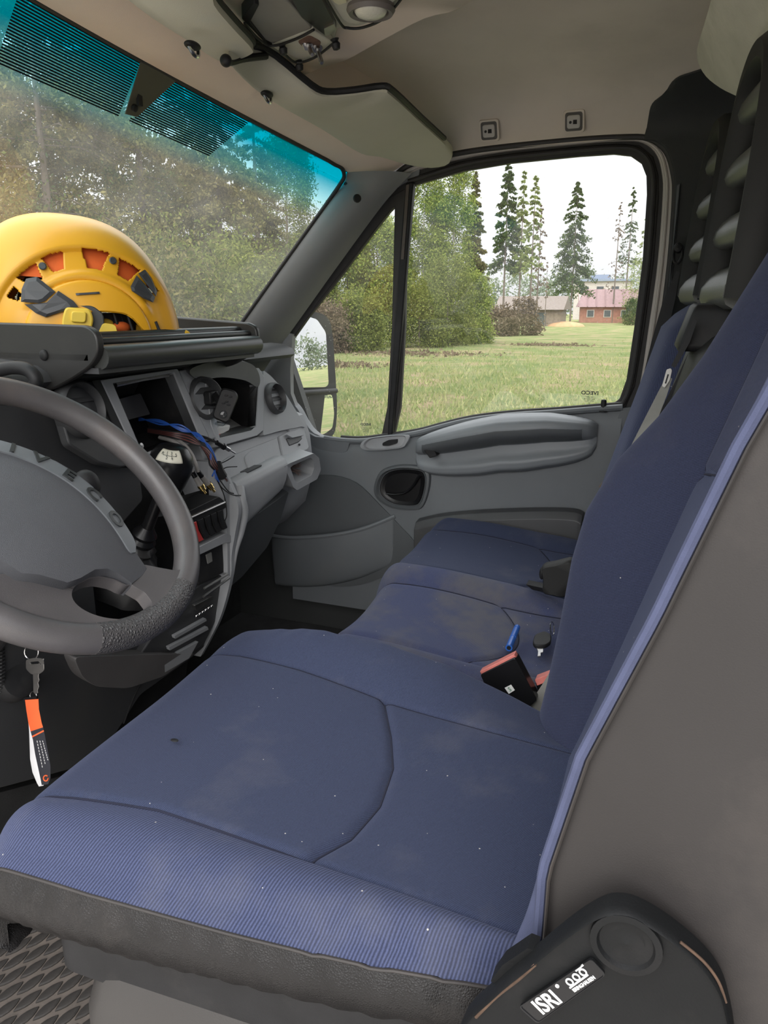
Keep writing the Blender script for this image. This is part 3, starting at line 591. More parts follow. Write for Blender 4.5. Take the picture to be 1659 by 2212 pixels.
# ================================================================ driver seat
ds = thing('driver_seat', (-.49, .35, .02), 'blue ribbed driver seat with black vinyl skirt in the foreground', 'seat')
def Yf(x): return .705 - .5*min(0, x+.45)**2 - .9*max(0, x+.27)**2*6
def Xe(y): return pw(y, [(.0, -.665), (.104, -.690), (.219, -.715), (.353, -.733), (.503, -.750), (.612, -.757), (.70, -.742)])
def xn(y): return pw(y, [(.0, -.655), (.3, -.642), (.50, -.645), (.60, -.664), (.70, -.69)])
def xf(y): return pw(y, [(.0, -.335), (.09, -.332), (.21, -.328), (.36, -.314), (.51, -.293), (.62, -.287), (.70, -.300)])
def yb(x): return pw(x, [(-.75, .34), (-.63, .312), (-.586, .295), (-.515, .290), (-.44, .303), (-.381, .329), (-.316, .365), (-.2, .38)])
XR = -.205
def cush(s, t):
    # across
    def xs(y):
        if s < .25: return lerp(Xe(y), xn(y), s/.25)
        if s < .75: return lerp(xn(y), xf(y), (s-.25)/.5)
        return lerp(xf(y), XR, (s-.75)/.25)
    x = xs(.35)
    def ys(x):
        yf = Yf(x)-.055
        if t < .4: return lerp(.02, yb(x), t/.4)
        if t < .82: return lerp(yb(x), yf, (t-.4)/.42)
        return yf + .055*math.sin((t-.82)/.18*math.pi*.55)
    y = ys(x); x = xs(y); y = ys(x); x = xs(y)
    z = .506 + .012*sm(y, .25, .6) - .006*sm(.25-y, 0, .2)
    # puffed panels
    if .25 <= s <= .75:
        u = (s-.25)/.5; z -= .012*math.sin(math.pi*u)
        if t > .4: z += .006*math.sin(math.pi*min(1, (t-.4)/.5))**.5
    if s < .25:
        u = 1-s/.25; z += .010*math.sin(math.pi*min(1, u*1.2))*1.0 - .022*u**3
        for yc, dp in ((.262, .0030), (.205, .0040), (.150, .0030)): z -= dp*math.exp(-((y-yc+.55*(x+.70))/.0050)**2)*sm(u, .25, .7)
    if s > .75:
        u = (s-.75)/.25; hc = pw(y, [(.02, -.045), (.10, -.028), (.20, .005), (.30, .034), (.40, .046), (.52, .042), (.60, .026), (.70, .004)])
        z += hc*math.sin(math.pi*min(.5, u*.62))*1.0 if u < .8 else hc
        z -= .05*max(0, (u-.72)/.28)**2
        # folds
        z += .0008*math.sin((y+x*.5)*150)*sm(y, .42, .47)*sm(.62-y, 0, .05)*sm(u, .3, .7)
    if t > .82:
        a = (t-.82)/.18*math.pi*.55; z -= .085*(1-math.cos(a))
    # seams
    ds_ = min(abs(s-.25), abs(s-.75))*2.2*.5; z -= .006*math.exp(-(ds_/.006)**2)*(1-.6*sm(t, .85, 1))
    if .25 <= s <= .75: z -= .006*math.exp(-((y-yb(x))/.005)**2)
    return V(x, y, z)
NS, NT = 128, 150
G = [[cush(i/NS, j/NT) for i in range(NS+1)] for j in range(NT+1)]
def panel(name, G, i0, i1, j0, j1, m, par, **k):
    mb = MB(); n = i1-i0+1
    mb.add([G[j][i] for j in range(j0, j1+1) for i in range(i0, i1+1)], [((j-j0)*n+(i-i0), (j-j0)*n+i-i0+1, (j-j0+1)*n+i-i0+1, (j-j0+1)*n+i-i0) for j in range(j0, j1) for i in range(i0, i1)])
    return build(name, mb, m, par, smooth=80, **k)
a, b, c = NS//4, NS*3//4, NT*2//5
panel('outer_bolster', G, 0, a, 0, NT, M['bolster'], ds); panel('front_insert', G, a, b, c, NT, M['twill'], ds)
panel('rear_insert', G, a, b, 0, c, M['twill'], ds); panel('inner_bolster', G, b, NS, 0, NT, M['twill'], ds)
def seam(name, pts, off, r=.0013): build(name, MB().tube([p+off for p in pts], r, 6), M['seam'], ds)
seam('seam', [G[j][a] for j in range(0, NT-8)], V(0, 0, .001)); seam('seam', [G[j][b] for j in range(0, NT-8)], V(0, 0, .001)); seam('seam', [G[c][i] for i in range(a, b+1)], V(0, 0, .001))
# stitched edge and black vinyl skirt on the near side and front
edge = [G[j][0] for j in range(0, NT+1, 2)] + [G[NT][i] for i in range(2, NS+1, 3)]
def skirt(u, v):
    k = u*(len(edge)-1); i = min(len(edge)-2, int(k)); p = edge[i].lerp(edge[i+1], k-i); f = sm(k, NT/2-14, NT/2+8)
    o = V(-1, 0, 0).lerp(V(0, 1, 0), f); zb = .392 if f < .5 else .36
    bul = .014*math.sin(math.pi*min(1, v*1.15))-.028*v*v
    wr = .0016*math.sin(u*210+v*5)*math.sin(v*7)
    return V(p.x, p.y, lerp(p.z-.001, zb, v)) + o*(bul+wr)
build('vinyl_skirt', MB().grid(skirt, 150, 16), M['vinyl'], ds, smooth=80)
build('skirt_seam', MB().tube([p+V(-.0015, 0, -.001) for p in edge[:82]], .0018, 6), M['sidevinyl'], ds)
build('cushion_pan', MB().prism(roundpoly([V(-.72, .60, .34), V(-.24, .62, .34), V(-.24, .05, .34), V(-.70, .05, .34)], .03), (0, 0, .09)), M['black'], ds)
bs = [(-.735, .52, .385), (-.69, .10, .40)]
mb = MB().loft([roundpoly([V(-.705-d, .555+d*.4, z), V(-.30, .555+d*.4, z), V(-.30, .05, z), V(-.69-d, .05, z)], .05) for d, z in ((.0, .372), (.012, .355), (.030, .30), (.035, .10), (.035, .0))]); build('seat_base', mb, mat('grey_seat_base', (.036, .033, .031), .5, .1, 6, .2, 700), ds, smooth=50)
build('burn_hole', MB().ell(P(377, 1599, Z=.521), (.0035, .006, .0012), nu=10, nv=6), M['black'], ds)
# backrest
def Yi(z): return pw(z, [(.40, .135), (.538, .088), (.711, .035), (.865, -.012), (1.0, -.055), (1.113, -.088), (1.35, -.15)])
def bolF(z): return pw(z, [(.40, .03), (.47, .05), (.55, .066), (.62, .078), (.72, .098), (.79, .105), (.86, .093), (.92, .066), (.994, .046), (1.06, .034), (1.113, .024), (1.25, .01)])
XB0, XB1 = -.712, -.212
def back(s, t):
    z = lerp(.445, 1.34, t); zt_ = 0
    x1 = pw(z, [(.44, -.706), (.60, -.694), (.76, -.668)]); x2 = pw(z, [(.4, -.33), (.87, -.325), (1.34, -.30)])
    x0 = XB0 + .07*sm(z, 1.0, 1.34)**2; x3 = XB1 - .03*sm(z, .95, 1.3) - .03*sm(-z, -.56, -.44)
    y = Yi(z)
    if s < .22:
        u = s/.22; x = lerp(x0, x1, u); y += (1-u)*pw(z, [(.44, -.03), (.5, -.022), (.57, -.012), (.63, .006), (.735, .016), (.853, .010), (.968, .010), (1.1, .0)]) + .006*math.sin(math.pi*u) + .006
    elif s < .72:
        u = (s-.22)/.5; x = lerp(x1, x2, u); y -= .016*math.sin(math.pi*u); y += .010*sm(.885-z, -.012, .05)*math.sin(math.pi*u)
    else:
        u = (s-.72)/.28; x = lerp(x2, x3, min(1, u*1.18)) if u < .85 else x3 + .004*math.sin((u-.85)/.15*math.pi)
        b_ = bolF(z); y += b_*math.sin(min(1, u/.82)*math.pi/2)**1.1 if u < .82 else b_
        if u > .82: y -= .075*((u-.82)/.18)**1.6
    zz = z
    if t > .93: y -= .06*((t-.93)/.07)**2
    seam = min(abs(s-.22), abs(s-.72))*.5; y -= .005*math.exp(-(seam/.006)**2)
    if .22 <= s <= .72:
        zs = .872+.022*math.sin(math.pi*(s-.22)/.5); y -= .005*math.exp(-((z-zs)/.006)**2)
    return V(x, y, zz)
NB, NC = 110, 130
B = [[back(i/NB, j/NC) for i in range(NB+1)] for j in range(NC+1)]
i1, i2 = round(NB*.22), round(NB*.72); jm = round(NC*(.885-.445)/(1.34-.445))
panel('back_outer_bolster', B, 0, i1, 0, NC, M['piping'], ds); panel('back_insert', B, i1, i2, 0, jm, M['twill'], ds); panel('back_shoulder', B, i1, i2, jm, NC, M['twill_dark'], ds)
panel('back_inner_bolster', B, i2, NB, 0, NC, M['twill_dark'], ds)
seam('back_seam', [B[j][i2] for j in range(8, NC)], V(0, .0012, 0)); seam('back_seam', [back(i/NB, (.872+.022*math.sin(math.pi*(i/NB-.22)/.5)-.445)/.895) for i in range(i1, i2+1)], V(0, .0012, 0))
sidee = [B[j][0] for j in range(0, NC+1, 2)]
build('back_piping', MB().tube([p+V(-.002, 0, 0) for p in sidee], .0042, 8), M['piping'], ds)
build('piping_stitch', MB().tube([p+V(-.0055, -.0055, 0) for p in sidee], .0014, 6), M['sidevinyl'], ds)
def side(u, v):
    k = v*(len(sidee)-1); i = min(len(sidee)-2, int(k)); p = sidee[i].lerp(sidee[i+1], k-i)
    return V(p.x - .038*math.sin(min(1, u*1.25)*math.pi*.55)*(1-.3*sm(v, .7, 1)) + .16*max(0, u-.75)*2, p.y - .25*u - .004*u, p.z - .02*u*(1-v))
build('back_side_panel', MB().grid(side, 24, 60), M['sidevinyl'], ds, smooth=80)
def rear(u, v):
    a_ = side(1, v); b_ = B[min(NC, round(v*NC))][NB]; return V(lerp(a_.x, b_.x, u), lerp(a_.y, b_.y-.10*(1-u)*u, u) - .02*math.sin(math.pi*u), lerp(a_.z, b_.z, u))
build('back_shell', MB().grid(rear, 20, 50), M['sidevinyl'], ds, smooth=80)
hr_t = B[NC]; build('back_top', MB().prism([hr_t[0], hr_t[NB//4], hr_t[NB//2], hr_t[NB*3//4], hr_t[NB], side(1, 1)], (0, 0, .01)), M['twill_dark'], ds)
# hinge cover with maker plate
XC = -.768
cov = spline(PL([(985, 2240), (1060, 2150), (1150, 2075), (1230, 2010), (1290, 1972), (1330, 1962), (1375, 1972), (1440, 2010), (1510, 2068), (1552, 2120), (1575, 2180), (1590, 2290), (1560, 2420), (1200, 2480), (985, 2420)], X=XC), 4, True)
cc = sum(cov, Vector())/len(cov); sv = lambda s, dx: [cc+(p-cc)*s+V(dx, 0, 0) for p in cov]
hcv = build('hinge_cover', MB().loft([sv(.995, .016), sv(1.0, .003), sv(.99, -.003), sv(.972, -.0045), sv(.962, -.0015), sv(.5, -.0005)]), M['cover'], ds, smooth=40)
build('cover_scuff', MB().tube([p+V(-.003, 0, 0) for p in spline(PL([(1030, 2190), (1075, 2145), (1120, 2110), (1158, 2076)], X=XC), 5)], .0013, 6), M['rust'], hcv)
build('cover_scuff', MB().tube([p+V(-.002, 0, 0) for p in spline(PL([(1470, 2030), (1520, 2072), (1552, 2115), (1568, 2160)], X=XC), 5)], .0010, 6), M['rust'], hcv)
bc = P(1352, 2040, X=XC-.003)
build('pivot_cap', MB().lathe([(.024, -.004), (.0235, .0015), (.019, .002), (.0175, -.001), (.012, -.002), (.004, -.001), (0, 0)], bc, (-1, 0, 0), 32), M['cover'], hcv)
pl_ = PL([(1122, 2170), (1278, 2066), (1310, 2100), (1162, 2206)], X=XC-.0035)
plate_ = build('maker_plate', MB().prism(roundpoly(pl_, .003), (-.0018, 0, 0)), M['blackgloss'], hcv, bevel=.0005)
build('plate_rim', MB().ring(roundpoly(pl_, .003), [sum(pl_, Vector())/4+(p-sum(pl_, Vector())/4)*.97 for p in roundpoly(pl_, .003)], (-.0024, 0, 0)), M['black'], hcv)
xd = (pl_[1]-pl_[0]).normalized(); yd = V(-1, 0, 0).cross(xd)*-1; yd = (pl_[0]-pl_[3]); yd = (yd-xd*yd.dot(xd)).normalized()
Lp = (pl_[1]-pl_[0]).length; Hp = (pl_[0]-pl_[3]).length
def pq(a, b): return pl_[3]+(pl_[2]-pl_[3])*a+(pl_[0]-pl_[3])*b+V(-.0020, 0, 0)
text('plate_text', 'ISRI', Hp*1.0, pq(.28, .45), xd, yd, M['paper'], hcv, .0003, bold=.0003, sx=.86)
text('plate_text', '®', Hp*.24, pq(.515, .74), xd, yd, M['paper'], hcv, .0003)
text('plate_text', 'ISRINGHAUSEN', Hp*.235, pq(.745, .20), xd, yd, M['paper'], hcv, .0003, bold=.00005, sx=.80)
for k in range(3):
    c_ = pq(.655+.095*k, .60); rr = Hp*.165
    build('plate_ring', MB().ring([c_+xd*math.cos(t)*rr+yd*math.sin(t)*rr*1.1 for t in [6.283*q/28 for q in range(28)]], [c_+xd*math.cos(t)*rr*.62+yd*math.sin(t)*rr*.68 for t in [6.283*q/28 for q in range(28)]], (-.0006, 0, 0)), M['paper'], hcv, smooth=0)
build('plate_line', MB().tube([pq(.60, .40), pq(.86, .40)], .0007, 5), M['paper'], hcv); build('plate_line', MB().tube([pq(.80, .80), pq(.91, .82)], .0007, 5), M['paper'], hcv)
build('recliner_bracket', MB().prism(PL([(1085, 2085), (1140, 2048), (1160, 2056), (1150, 2080), (1080, 2130), (1060, 2120)], X=XC+.012), (.015, 0, 0)), M['cover'], ds)
# ================================================================ passenger bench
bn = thing('bench_seat', (.36, .35, .0), 'dusty blue double passenger bench with two slatted headrests', 'bench seat')
XS_ = [-.075, -.005, .285, .385, .705, .785]
def bY(x): return pw(x, [(-.08, .60), (.0, .625), (.3, .640), (.5, .675), (.7, .680), (.79, .645)])
SB = [0, .14, .42, .56, .86, 1]
def byb(x):
    return .27+.0*x + (.07*((x-.14)/.145)**2 if x < .335 else .07*((x-.545)/.16)**2)
def bcush(s, t):
    for q in range(5):
        if s <= SB[q+1]+1e-9: break
    u = (s-SB[q])/(SB[q+1]-SB[q]); x = lerp(XS_[q], XS_[q+1], u)
    yf = bY(x)-.06; yb_ = min(.36, byb(x))
    y = lerp(.10, yb_, t/.4) if t < .4 else (lerp(yb_, yf, (t-.4)/.42) if t < .82 else yf+.06*math.sin((t-.82)/.18*math.pi*.6))
    z = .428 + .022*sm(y, .22, .55)
    if q in (1, 3): z += -.014*math.sin(math.pi*u) + (.007*math.sin(math.pi*min(1, (t-.4)/.5))**.5 if t > .4 else 0)
    if q == 2: z += .030*math.sin(math.pi*u)**.8*sm(y, .12, .34)
    if q == 0: z += .010*math.sin(math.pi*u) - .05*(1-u)**4
    if q == 4: z += .032*math.sin(min(1, u*1.3)*math.pi/2)*sm(y, .05, .3) - .05*max(0, (u-.6)/.4)**2
    if q == 3: z += .006
    if t > .82: a = (t-.82)/.18*math.pi*.6; z -= .11*(1-math.cos(a))
    sd_ = min(abs(s-k) for k in SB[1:5])*.86; z -= .006*math.exp(-(sd_/.006)**2)
    if q in (1, 3): z -= .005*math.exp(-((y-yb_)/.005)**2)
    return V(x, y, z)
NBX = 150; GB = [[bcush(i/NBX, j/100) for i in range(NBX+1)] for j in range(101)]
ix = [round(k*NBX) for k in SB]
panel('near_bolster', GB, ix[0], ix[1], 0, 100, M['bench'], bn); panel('inner_seat_pad', GB, ix[1], ix[2], 40, 100, M['bench'], bn); panel('inner_seat_rear', GB, ix[1], ix[2], 0, 40, M['bench'], bn)
panel('middle_bolster', GB, ix[2], ix[3], 0, 100, M['bench'], bn); panel('outer_seat_pad', GB, ix[3], ix[4], 40, 100, M['twill'], bn); panel('outer_seat_rear', GB, ix[3], ix[4], 0, 40, M['twill'], bn); panel('outer_bolster', GB, ix[4], ix[5], 0, 100, M['twill'], bn)
def bseam(pts): build('seam', MB().tube([p+V(0, 0, .001) for p in pts], .0013, 6), M['seam'], bn)
for q in ix[1:5]: bseam([GB[j][q] for j in range(0, 92)])
bseam([GB[40][i] for i in range(ix[1], ix[2]+1)]); bseam([GB[40][i] for i in range(ix[3], ix[4]+1)])
fe = GB[100]
build('front_skirt', MB().grid(lambda u, v: (lambda p: V(p.x, p.y-.05*v, lerp(p.z+.002, .22, v)))(fe[min(NBX, round(u*NBX))]), 50, 8), M['twill_dark'], bn, smooth=80)
ne = [GB[j][0] for j in range(101)]; build('near_skirt', MB().grid(lambda u, v: (lambda p: V(p.x+.01*v, p.y, lerp(p.z, .22, v)))(ne[round(u*100)]), 50, 6), M['black'], bn, smooth=80)
build('bench_base', MB().box((.36, .32, .11), (.76, .50, .22)), M['black'], bn, bevel=.01)
def Yb_(X, z): return .100 + .11*(X-.6) - .27*(z-.93)
def bback(x0, x1, nm, m, ztop, th=.10, off=0, bl=.022):
    loops = []
    for j in range(25):
        t = j/24; z = lerp(.40, ztop, t); r_ = .03*sm(t, .88, 1)
        L_ = []
        for i in range(13):
            u = i/12; X = lerp(x0+r_, x1-r_, u); bulge = .020*(1-(2*u-1)**4) + bl*(abs(2*u-1)**3)*sm(-t, -.9, -.3) - .05*max(0, abs(2*u-1)-.82)/.18; L_.append(V(X, off+Yb_(X, z)+bulge-.05*sm(t, .93, 1)-.03*(1-sm(t, 0, .1)), z))
        for i in range(13):
            u = 1-i/12; X = lerp(x0+r_, x1-r_, u); L_.append(V(X, off+Yb_(X, z)-th+.05*sm(t, .93, 1), z))
        loops.append(L_)
    return build(nm, MB().loft(loops), m, bn, smooth=60)
bback(.365, .745, 'outer_backrest', M['bolster'], 1.065, off=-.022, bl=.008); bback(-.06, .345, 'middle_backrest', M['headframe'], 1.03, off=-.05)  # outer backrest takes a lighter blue that stands in for window light
# black belt housing on the top of the middle backrest
hz = lambda X, z, d: V(X, Yb_(X, z)+d, z)
bh = roundpoly([hz(.13, 1.055, -.01), hz(.23, 1.058, -.01), hz(.23, .985, -.008), hz(.13, .98, -.008)], .015); build('belt_housing', MB().loft([[p+V(0, -.10, 0) for p in bh], bh, [p+V(0, .004, 0) for p in [sum(bh, Vector())/len(bh)+(p-sum(bh, Vector())/len(bh))*.9 for p in bh]]]), M['black'], bn, smooth=50)
def headrest(x0, x1, z0, z1, dy, lab):
    wd_ = x1-x0; h_ = z1-z0; hr = thing('headrest', V((x0+x1)/2, 0, z0), None, None); hr.parent = bn; hr['label'] = lab
    hr.location = V((x0+x1)/2, 0, z0)-wl(bn)
    def fy(X): return dy+.16*(X-x0-.04)+.03
    path = [(x0+.02, z0), (x0+.015, z0+h_*.3), (x0+.022, z0+h_*.62), (x0+.045, z0+h_*.86), (x0+.085, z0+h_*.97), ((x0+x1)/2, z1), (x1-.085, z0+h_*.97), (x1-.045, z0+h_*.86), (x1-.022, z0+h_*.62), (x1-.015, z0+h_*.3), (x1-.02, z0)]
    pts = [V(a, fy(a)-.025*max(0, (z-z0)/h_), z) for a, z in path]; pts = spline(pts, 4); loops = []
    for i, p in enumerate(pts):
        t = (pts[min(len(pts)-1, i+1)]-pts[max(0, i-1)]).normalized(); s_ = t.cross(V(0, 1, 0)).normalized(); w_ = .021
        loops.append([p+s_*a*w_+V(0, b*.030-.030, 0) for a, b in ((-1, .55), (-.55, 1), (.55, 1), (1, .55), (1, -.7), (.6, -1), (-.6, -1), (-1, -.7))])
    build('headrest_frame', MB().loft(loops), M['headframe'], hr, smooth=50)
    for k, f_ in enumerate((.05, .31, .58, .84)):
        zc = z0+h_*f_; lp = []
        for X in (x0+.03+.02*(k == 3), (x0+x1)/2, x1-.03-.02*(k == 3)):
            y_ = fy(X)-.025*f_-.036
            lp.append([V(X, y_+math.cos(a)*.028*(1.25 if k == 0 else 1)-math.sin(a)*.012, zc+math.sin(a)*.030*(1.2 if k == 0 else 1)) for a in [6.283*q/14 for q in range(14)]])
        build('headrest_slat', MB().loft(lp), M['headrest'], hr, smooth=60)
    for X in (x0+.06, x1-.06): build('headrest_post', MB().tube([V(X, fy(X)-.04, z0-.08), V(X, fy(X)-.04, z0+.01)], .007, 10), M['steel'], hr)
headrest(.03, .30, 1.065, 1.42, -.055, 'slatted black headrest nearer the driver seat'); headrest(.45, .71, 1.075, 1.40, -.008, 'slatted black headrest nearer the door')
# ================================================================ dashboard
dash = thing('dashboard', (0, 1.05, .30), 'grey van dashboard with round vents, empty radio slot and glove box', 'dashboard')
FA = ((0, 1.03, .85), (0, -1, .25))
GP = ((0, .995, .70), (0, -1, .45))
GD = ((0, .965, .60), (0, -1, -.22))
def fpan(name, px, pl, m, r=.006, th=.02, dy=0, bev=.003, par=None, **k):
    n = Vector(pl[1]).normalized(); lp = [p+n*dy for p in roundpoly(PL(px, pl=pl), r)]
    return build(name, MB().prism(lp, n*-th), m, par or dash, bevel=bev, **k)
# core body: upper pad, recessed throat and lower knee area
def core(prof, x0, x1, nm, m, n=12, bulge=0):
    loops = []
    for i in range(n+1):
        X = lerp(x0, x1, i/n); loops.append([V(X, y, z) for y, z in prof])
    build(nm, MB().loft(loops), m, dash, smooth=50)
pad = [(1.43, .86), (1.40, .915), (1.25, .945), (1.12, .955), (1.075, .952), (1.052, .940), (1.045, .925), (1.06, .915), (1.12, .91), (1.16, .86), (1.16, .78), (1.3, .74)]
core(pad, -.86, .70, 'upper_pad', M['dashdark'], 20)
core([(1.16, .80), (1.06, .765), (1.03, .755), (1.01, .70), (1.0, .60), (1.03, .50), (1.10, .43), (1.25, .36), (1.40, .36), (1.40, .78)], .20, .71, 'passenger_body', M['dash'])
core([(1.16, .80), (1.08, .765), (1.05, .70), (1.02, .56), (1.02, .45), (1.10, .34), (1.40, .30), (1.40, .78)], -.86, -.17, 'driver_body', M['dashdark'])
core([(1.16, .80), (1.09, .74), (1.09, .66), (1.06, .60), (1.06, .40), (1.10, .20), (1.15, .0), (1.40, .0), (1.40, .78)], -.18, .20, 'centre_body', M['black'])
# hood over the open cubby (right end of the pad)
hood = spline([P(x, y, pl=((0, 1.035, .93), (0, -1, .1))) for x, y in [(410, 800), (450, 783), (500, 778), (540, 785), (556, 800), (562, 822), (555, 836), (530, 822), (480, 815), (430, 820)]], 4, True)
build('cubby_hood', MB().loft([hood, [p+V(0, .02, .006) for p in hood], [p+V(0, .12, .012) for p in hood]]), M['dashdark'], dash, smooth=60)
# centre bezel with the empty radio slot
slot = PL([(240, 829), (371, 806), (425, 937), (305, 981)], pl=FA); slot = [V(*p) for p in slot]
outr = PL([(213, 822), (380, 797), (448, 945), (296, 1000)], pl=FA)
ro, ri = roundpoly(outr, .006, 4), roundpoly(slot, .003, 4); nF = Vector(FA[1]).normalized()
build('radio_bezel', MB().ring([p+nF*.006 for p in ro], [p+nF*.006 for p in ri], nF*-.03), M['dash'], dash, bevel=.003)
sd = [p+nF*.002 for p in slot]
bx_ = build('radio_cage', MB().loft([sd, [p-nF*.12 for p in sd]], caps=False), M['black'], dash, smooth=0)
build('cage_back', MB().prism([p-nF*.119 for p in slot], nF*-.004), M['blackgloss'], bx_, smooth=0)
build('cage_module', MB().prism([p-nF*.075 for p in roundpoly([slot[0].lerp(slot[2], .22), slot[0].lerp(slot[1], .8).lerp(slot[2], .18), slot[1].lerp(slot[2], .62).lerp(slot[0], .15), slot[0].lerp(slot[3], .58).lerp(slot[1], .12)], .004)], nF*-.03), mat('module_grey', (.07, .07, .075), .5), bx_)
build('cage_screw', MB().lathe([(0, .006), (.006, .005), (.007, 0), (0, 0)], P(312, 968, pl=FA)-nF*.02+V(.01, 0, .006), nF, 10), M['steel'], bx_)
hl_ = [sd[0].lerp(sd[1], .08)-nF*.004-V(0, 0, .004), sd[0].lerp(sd[1], .5)-nF*.004-V(0, 0, .002), sd[0].lerp(sd[1], .95)-nF*.004-V(0, 0, .003)]
build('cage_lip', MB().tube(hl_, .004, 6), M['steel'], bx_)
# columns left and right of the slot
fpan('left_column', [(118, 850), (150, 835), (196, 824), (214, 830), (296, 1000), (262, 1010), (215, 1000), (150, 960)], FA, M['dashdark'], .008)
fpan('left_divider', [(196, 822), (213, 820), (300, 1003), (284, 1006)], FA, M['black'], .003, dy=.004)
fpan('right_column', [(384, 802), (410, 796), (432, 802), (452, 828), (464, 880), (470, 945), (450, 952), (446, 940)], FA, M['dash'], .006, dy=.004)
def vent(c, R, n, slats, nm, dark=True, tilt=0):
    v = thing(nm, c, None, None); v.parent = dash; v.location = Vector(c)-wl(dash)
    x, y, nn = frame(n)
    build('vent_ring', MB().lathe([(R*.78, -.022), (R*.82, .004), (R*.91, .010), (R, .006), (R*1.05, -.004), (R*1.02, -.02), (R*.8, -.024)], c, n, 36), M['dashdark'], v)
    build('vent_throat', MB().lathe([(0, -.026), (R*.82, -.026), (R*.82, -.02), (0, -.022)], c, n, 28), M['black'], v)
    for k in range(slats):
        o = (k-(slats-1)/2)*R*1.5/slats; w = math.sqrt(max(1e-5, (R*.80)**2-o*o))
        ct = Vector(c)+y*o-nn*.006; dirx = x; d2 = (y*math.cos(math.radians(tilt))+nn*math.sin(math.radians(tilt)))
        loops = [[ct+dirx*s*w*q - d2*.0 + d2*a*R*.17 + nn*b for a, b in ((-1, -.004), (1, -.002), (1, .001), (-1, 0))] for s, q in ((-1, 1), (1, 1))]
        build('vent_slat', MB().loft(loops), M['dashdark'], v, bevel=.001)
    return v
nV = V(0, -1, .22)
vent(P(173, 885, pl=FA)+nF*.006, .052, nV, 2, 'air_vent', tilt=-30)
vM = P(436, 862, pl=FA)+nF*.012; vent(vM, .047, V(-.25, -1, .2), 2, 'air_vent', tilt=-30)
# passenger upper frame: open cubby surround + end vent pod
cub = PL([(446, 806), (470, 800), (545, 812), (556, 830), (550, 922), (540, 930), (472, 946), (462, 900)], pl=FA)
sur = PL([(436, 800), (462, 790), (556, 796), (568, 815), (566, 930), (552, 942), (470, 966), (452, 920)], pl=FA)
build('cubby_frame', MB().ring([p+nF*.006 for p in sur], [p+nF*.004 for p in cub], nF*-.03), M['dash'], dash, bevel=.003)
build('cubby_floor', MB().prism(roundpoly([P(455, 950, pl=FA), P(552, 924, pl=FA), P(552, 924, pl=FA)+V(.0, .14, .008), P(455, 950, pl=FA)+V(0, .14, .008)], .004), (0, 0, -.006)), M['dashdark'], dash)
fpan('end_panel', [(566, 800), (582, 812), (606, 838), (625, 868), (642, 896), (658, 925), (650, 922), (600, 932), (566, 942)], FA, M['dash'], .008, dy=.004)
build('cubby_shade_liner', MB().loft([[p+nF*.002 for p in cub], [p-nF*.10 for p in cub]], caps=False), M['black'], dash, smooth=0)  # black walls put shade into the cubby recess by colour
build('cubby_shade_back', MB().prism([p-nF*.10 for p in cub], nF*-.01), M['black'], dash)  # black sheet darkens the rear of the cubby as shade would
build('end_cheek', MB().prism(PL([(562, 800), (582, 812), (606, 838), (625, 868), (642, 896), (662, 934), (640, 960)], pl=FA), (0, .20, 0)), M['dash'], dash, smooth=0)
vent(P(588, 862, pl=FA)+nF*.012, .040, nV, 3, 'air_vent', tilt=-35)
build('pad_knob', MB().ell(P(548, 768, pl=FA)+V(0, .03, 0), (.014, .014, .012)), M['black'], dash)
# sloping panel below: latch box, blank, arch cover
fpan('fascia_strip', [(455, 985), (470, 968), (566, 940), (652, 918), (656, 922), (662, 950), (480, 1010), (470, 1005)], GP, M['dash'], .004, dy=.002)
fpan('fascia_panel', [(474, 1000), (490, 988), (596, 946), (606, 990), (560, 1012), (504, 1048), (488, 1030)], GP, M['dash'], .006, dy=.005)
fpan('arch_cover', [(522, 990), (536, 976), (552, 972), (565, 984), (570, 1004), (535, 1022)], GP, M['dash'], .012, dy=.008, bev=.002)
fpan('latch_panel', [(598, 944), (642, 922), (652, 926), (664, 968), (660, 974), (612, 992), (606, 986)], GP, M['dash'], .005, dy=.007)
fpan('latch_recess', [(612, 950), (642, 936), (648, 950), (640, 958), (620, 966)], GP, M['dashdark'], .004, dy=.009, th=.01)
fpan('latch_handle', [(609, 943), (640, 930), (648, 944), (622, 950)], GP, M['dash'], .003, dy=.016, th=.012, bev=.002)
build('latch_lock', MB().lathe([(0, .003), (.003, .003), (.003, 0), (0, 0)], P(641, 963, pl=GP)+Vector(GP[1]).normalized()*.008, GP[1], 8), M['black'], dash)
# glove box door with rolled lip
lipL, lipR = P(505, 1052, pl=GD), P(612, 998, pl=GD)
gp_ = [(.030, .012), (.012, .016), (-.004, .010), (-.012, -.004), (-.012, -.030), (-.006, -.070), (.004, -.105), (.016, -.125), (.05, -.13)]
def glove(u, v):
    p = lipL.lerp(lipR, u); k = v*(len(gp_)-1); i = min(len(gp_)-2, int(k)); f = k-i; a, b = gp_[i], gp_[i+1]
    dpt = 1 - .35*u
    return V(p.x + (0), p.y+lerp(a[0], b[0], f), p.z+lerp(a[1], b[1], f)*(dpt if lerp(a[1], b[1], f) < 0 else 1))
build('glove_box_door', MB().loft([[glove(u/14, v/24) for v in range(25)] for u in range(15)]), M['dash'], dash, smooth=60)
build('glove_box_notch', MB().prism(roundpoly([glove(.30, .18)+V(0, -.002, .004), glove(.58, .18)+V(0, -.002, .004), glove(.58, .0)+V(0, 0, .003), glove(.30, .0)+V(0, 0, .003)], .003), (0, .002, -.004)), M['dashdark'], dash)
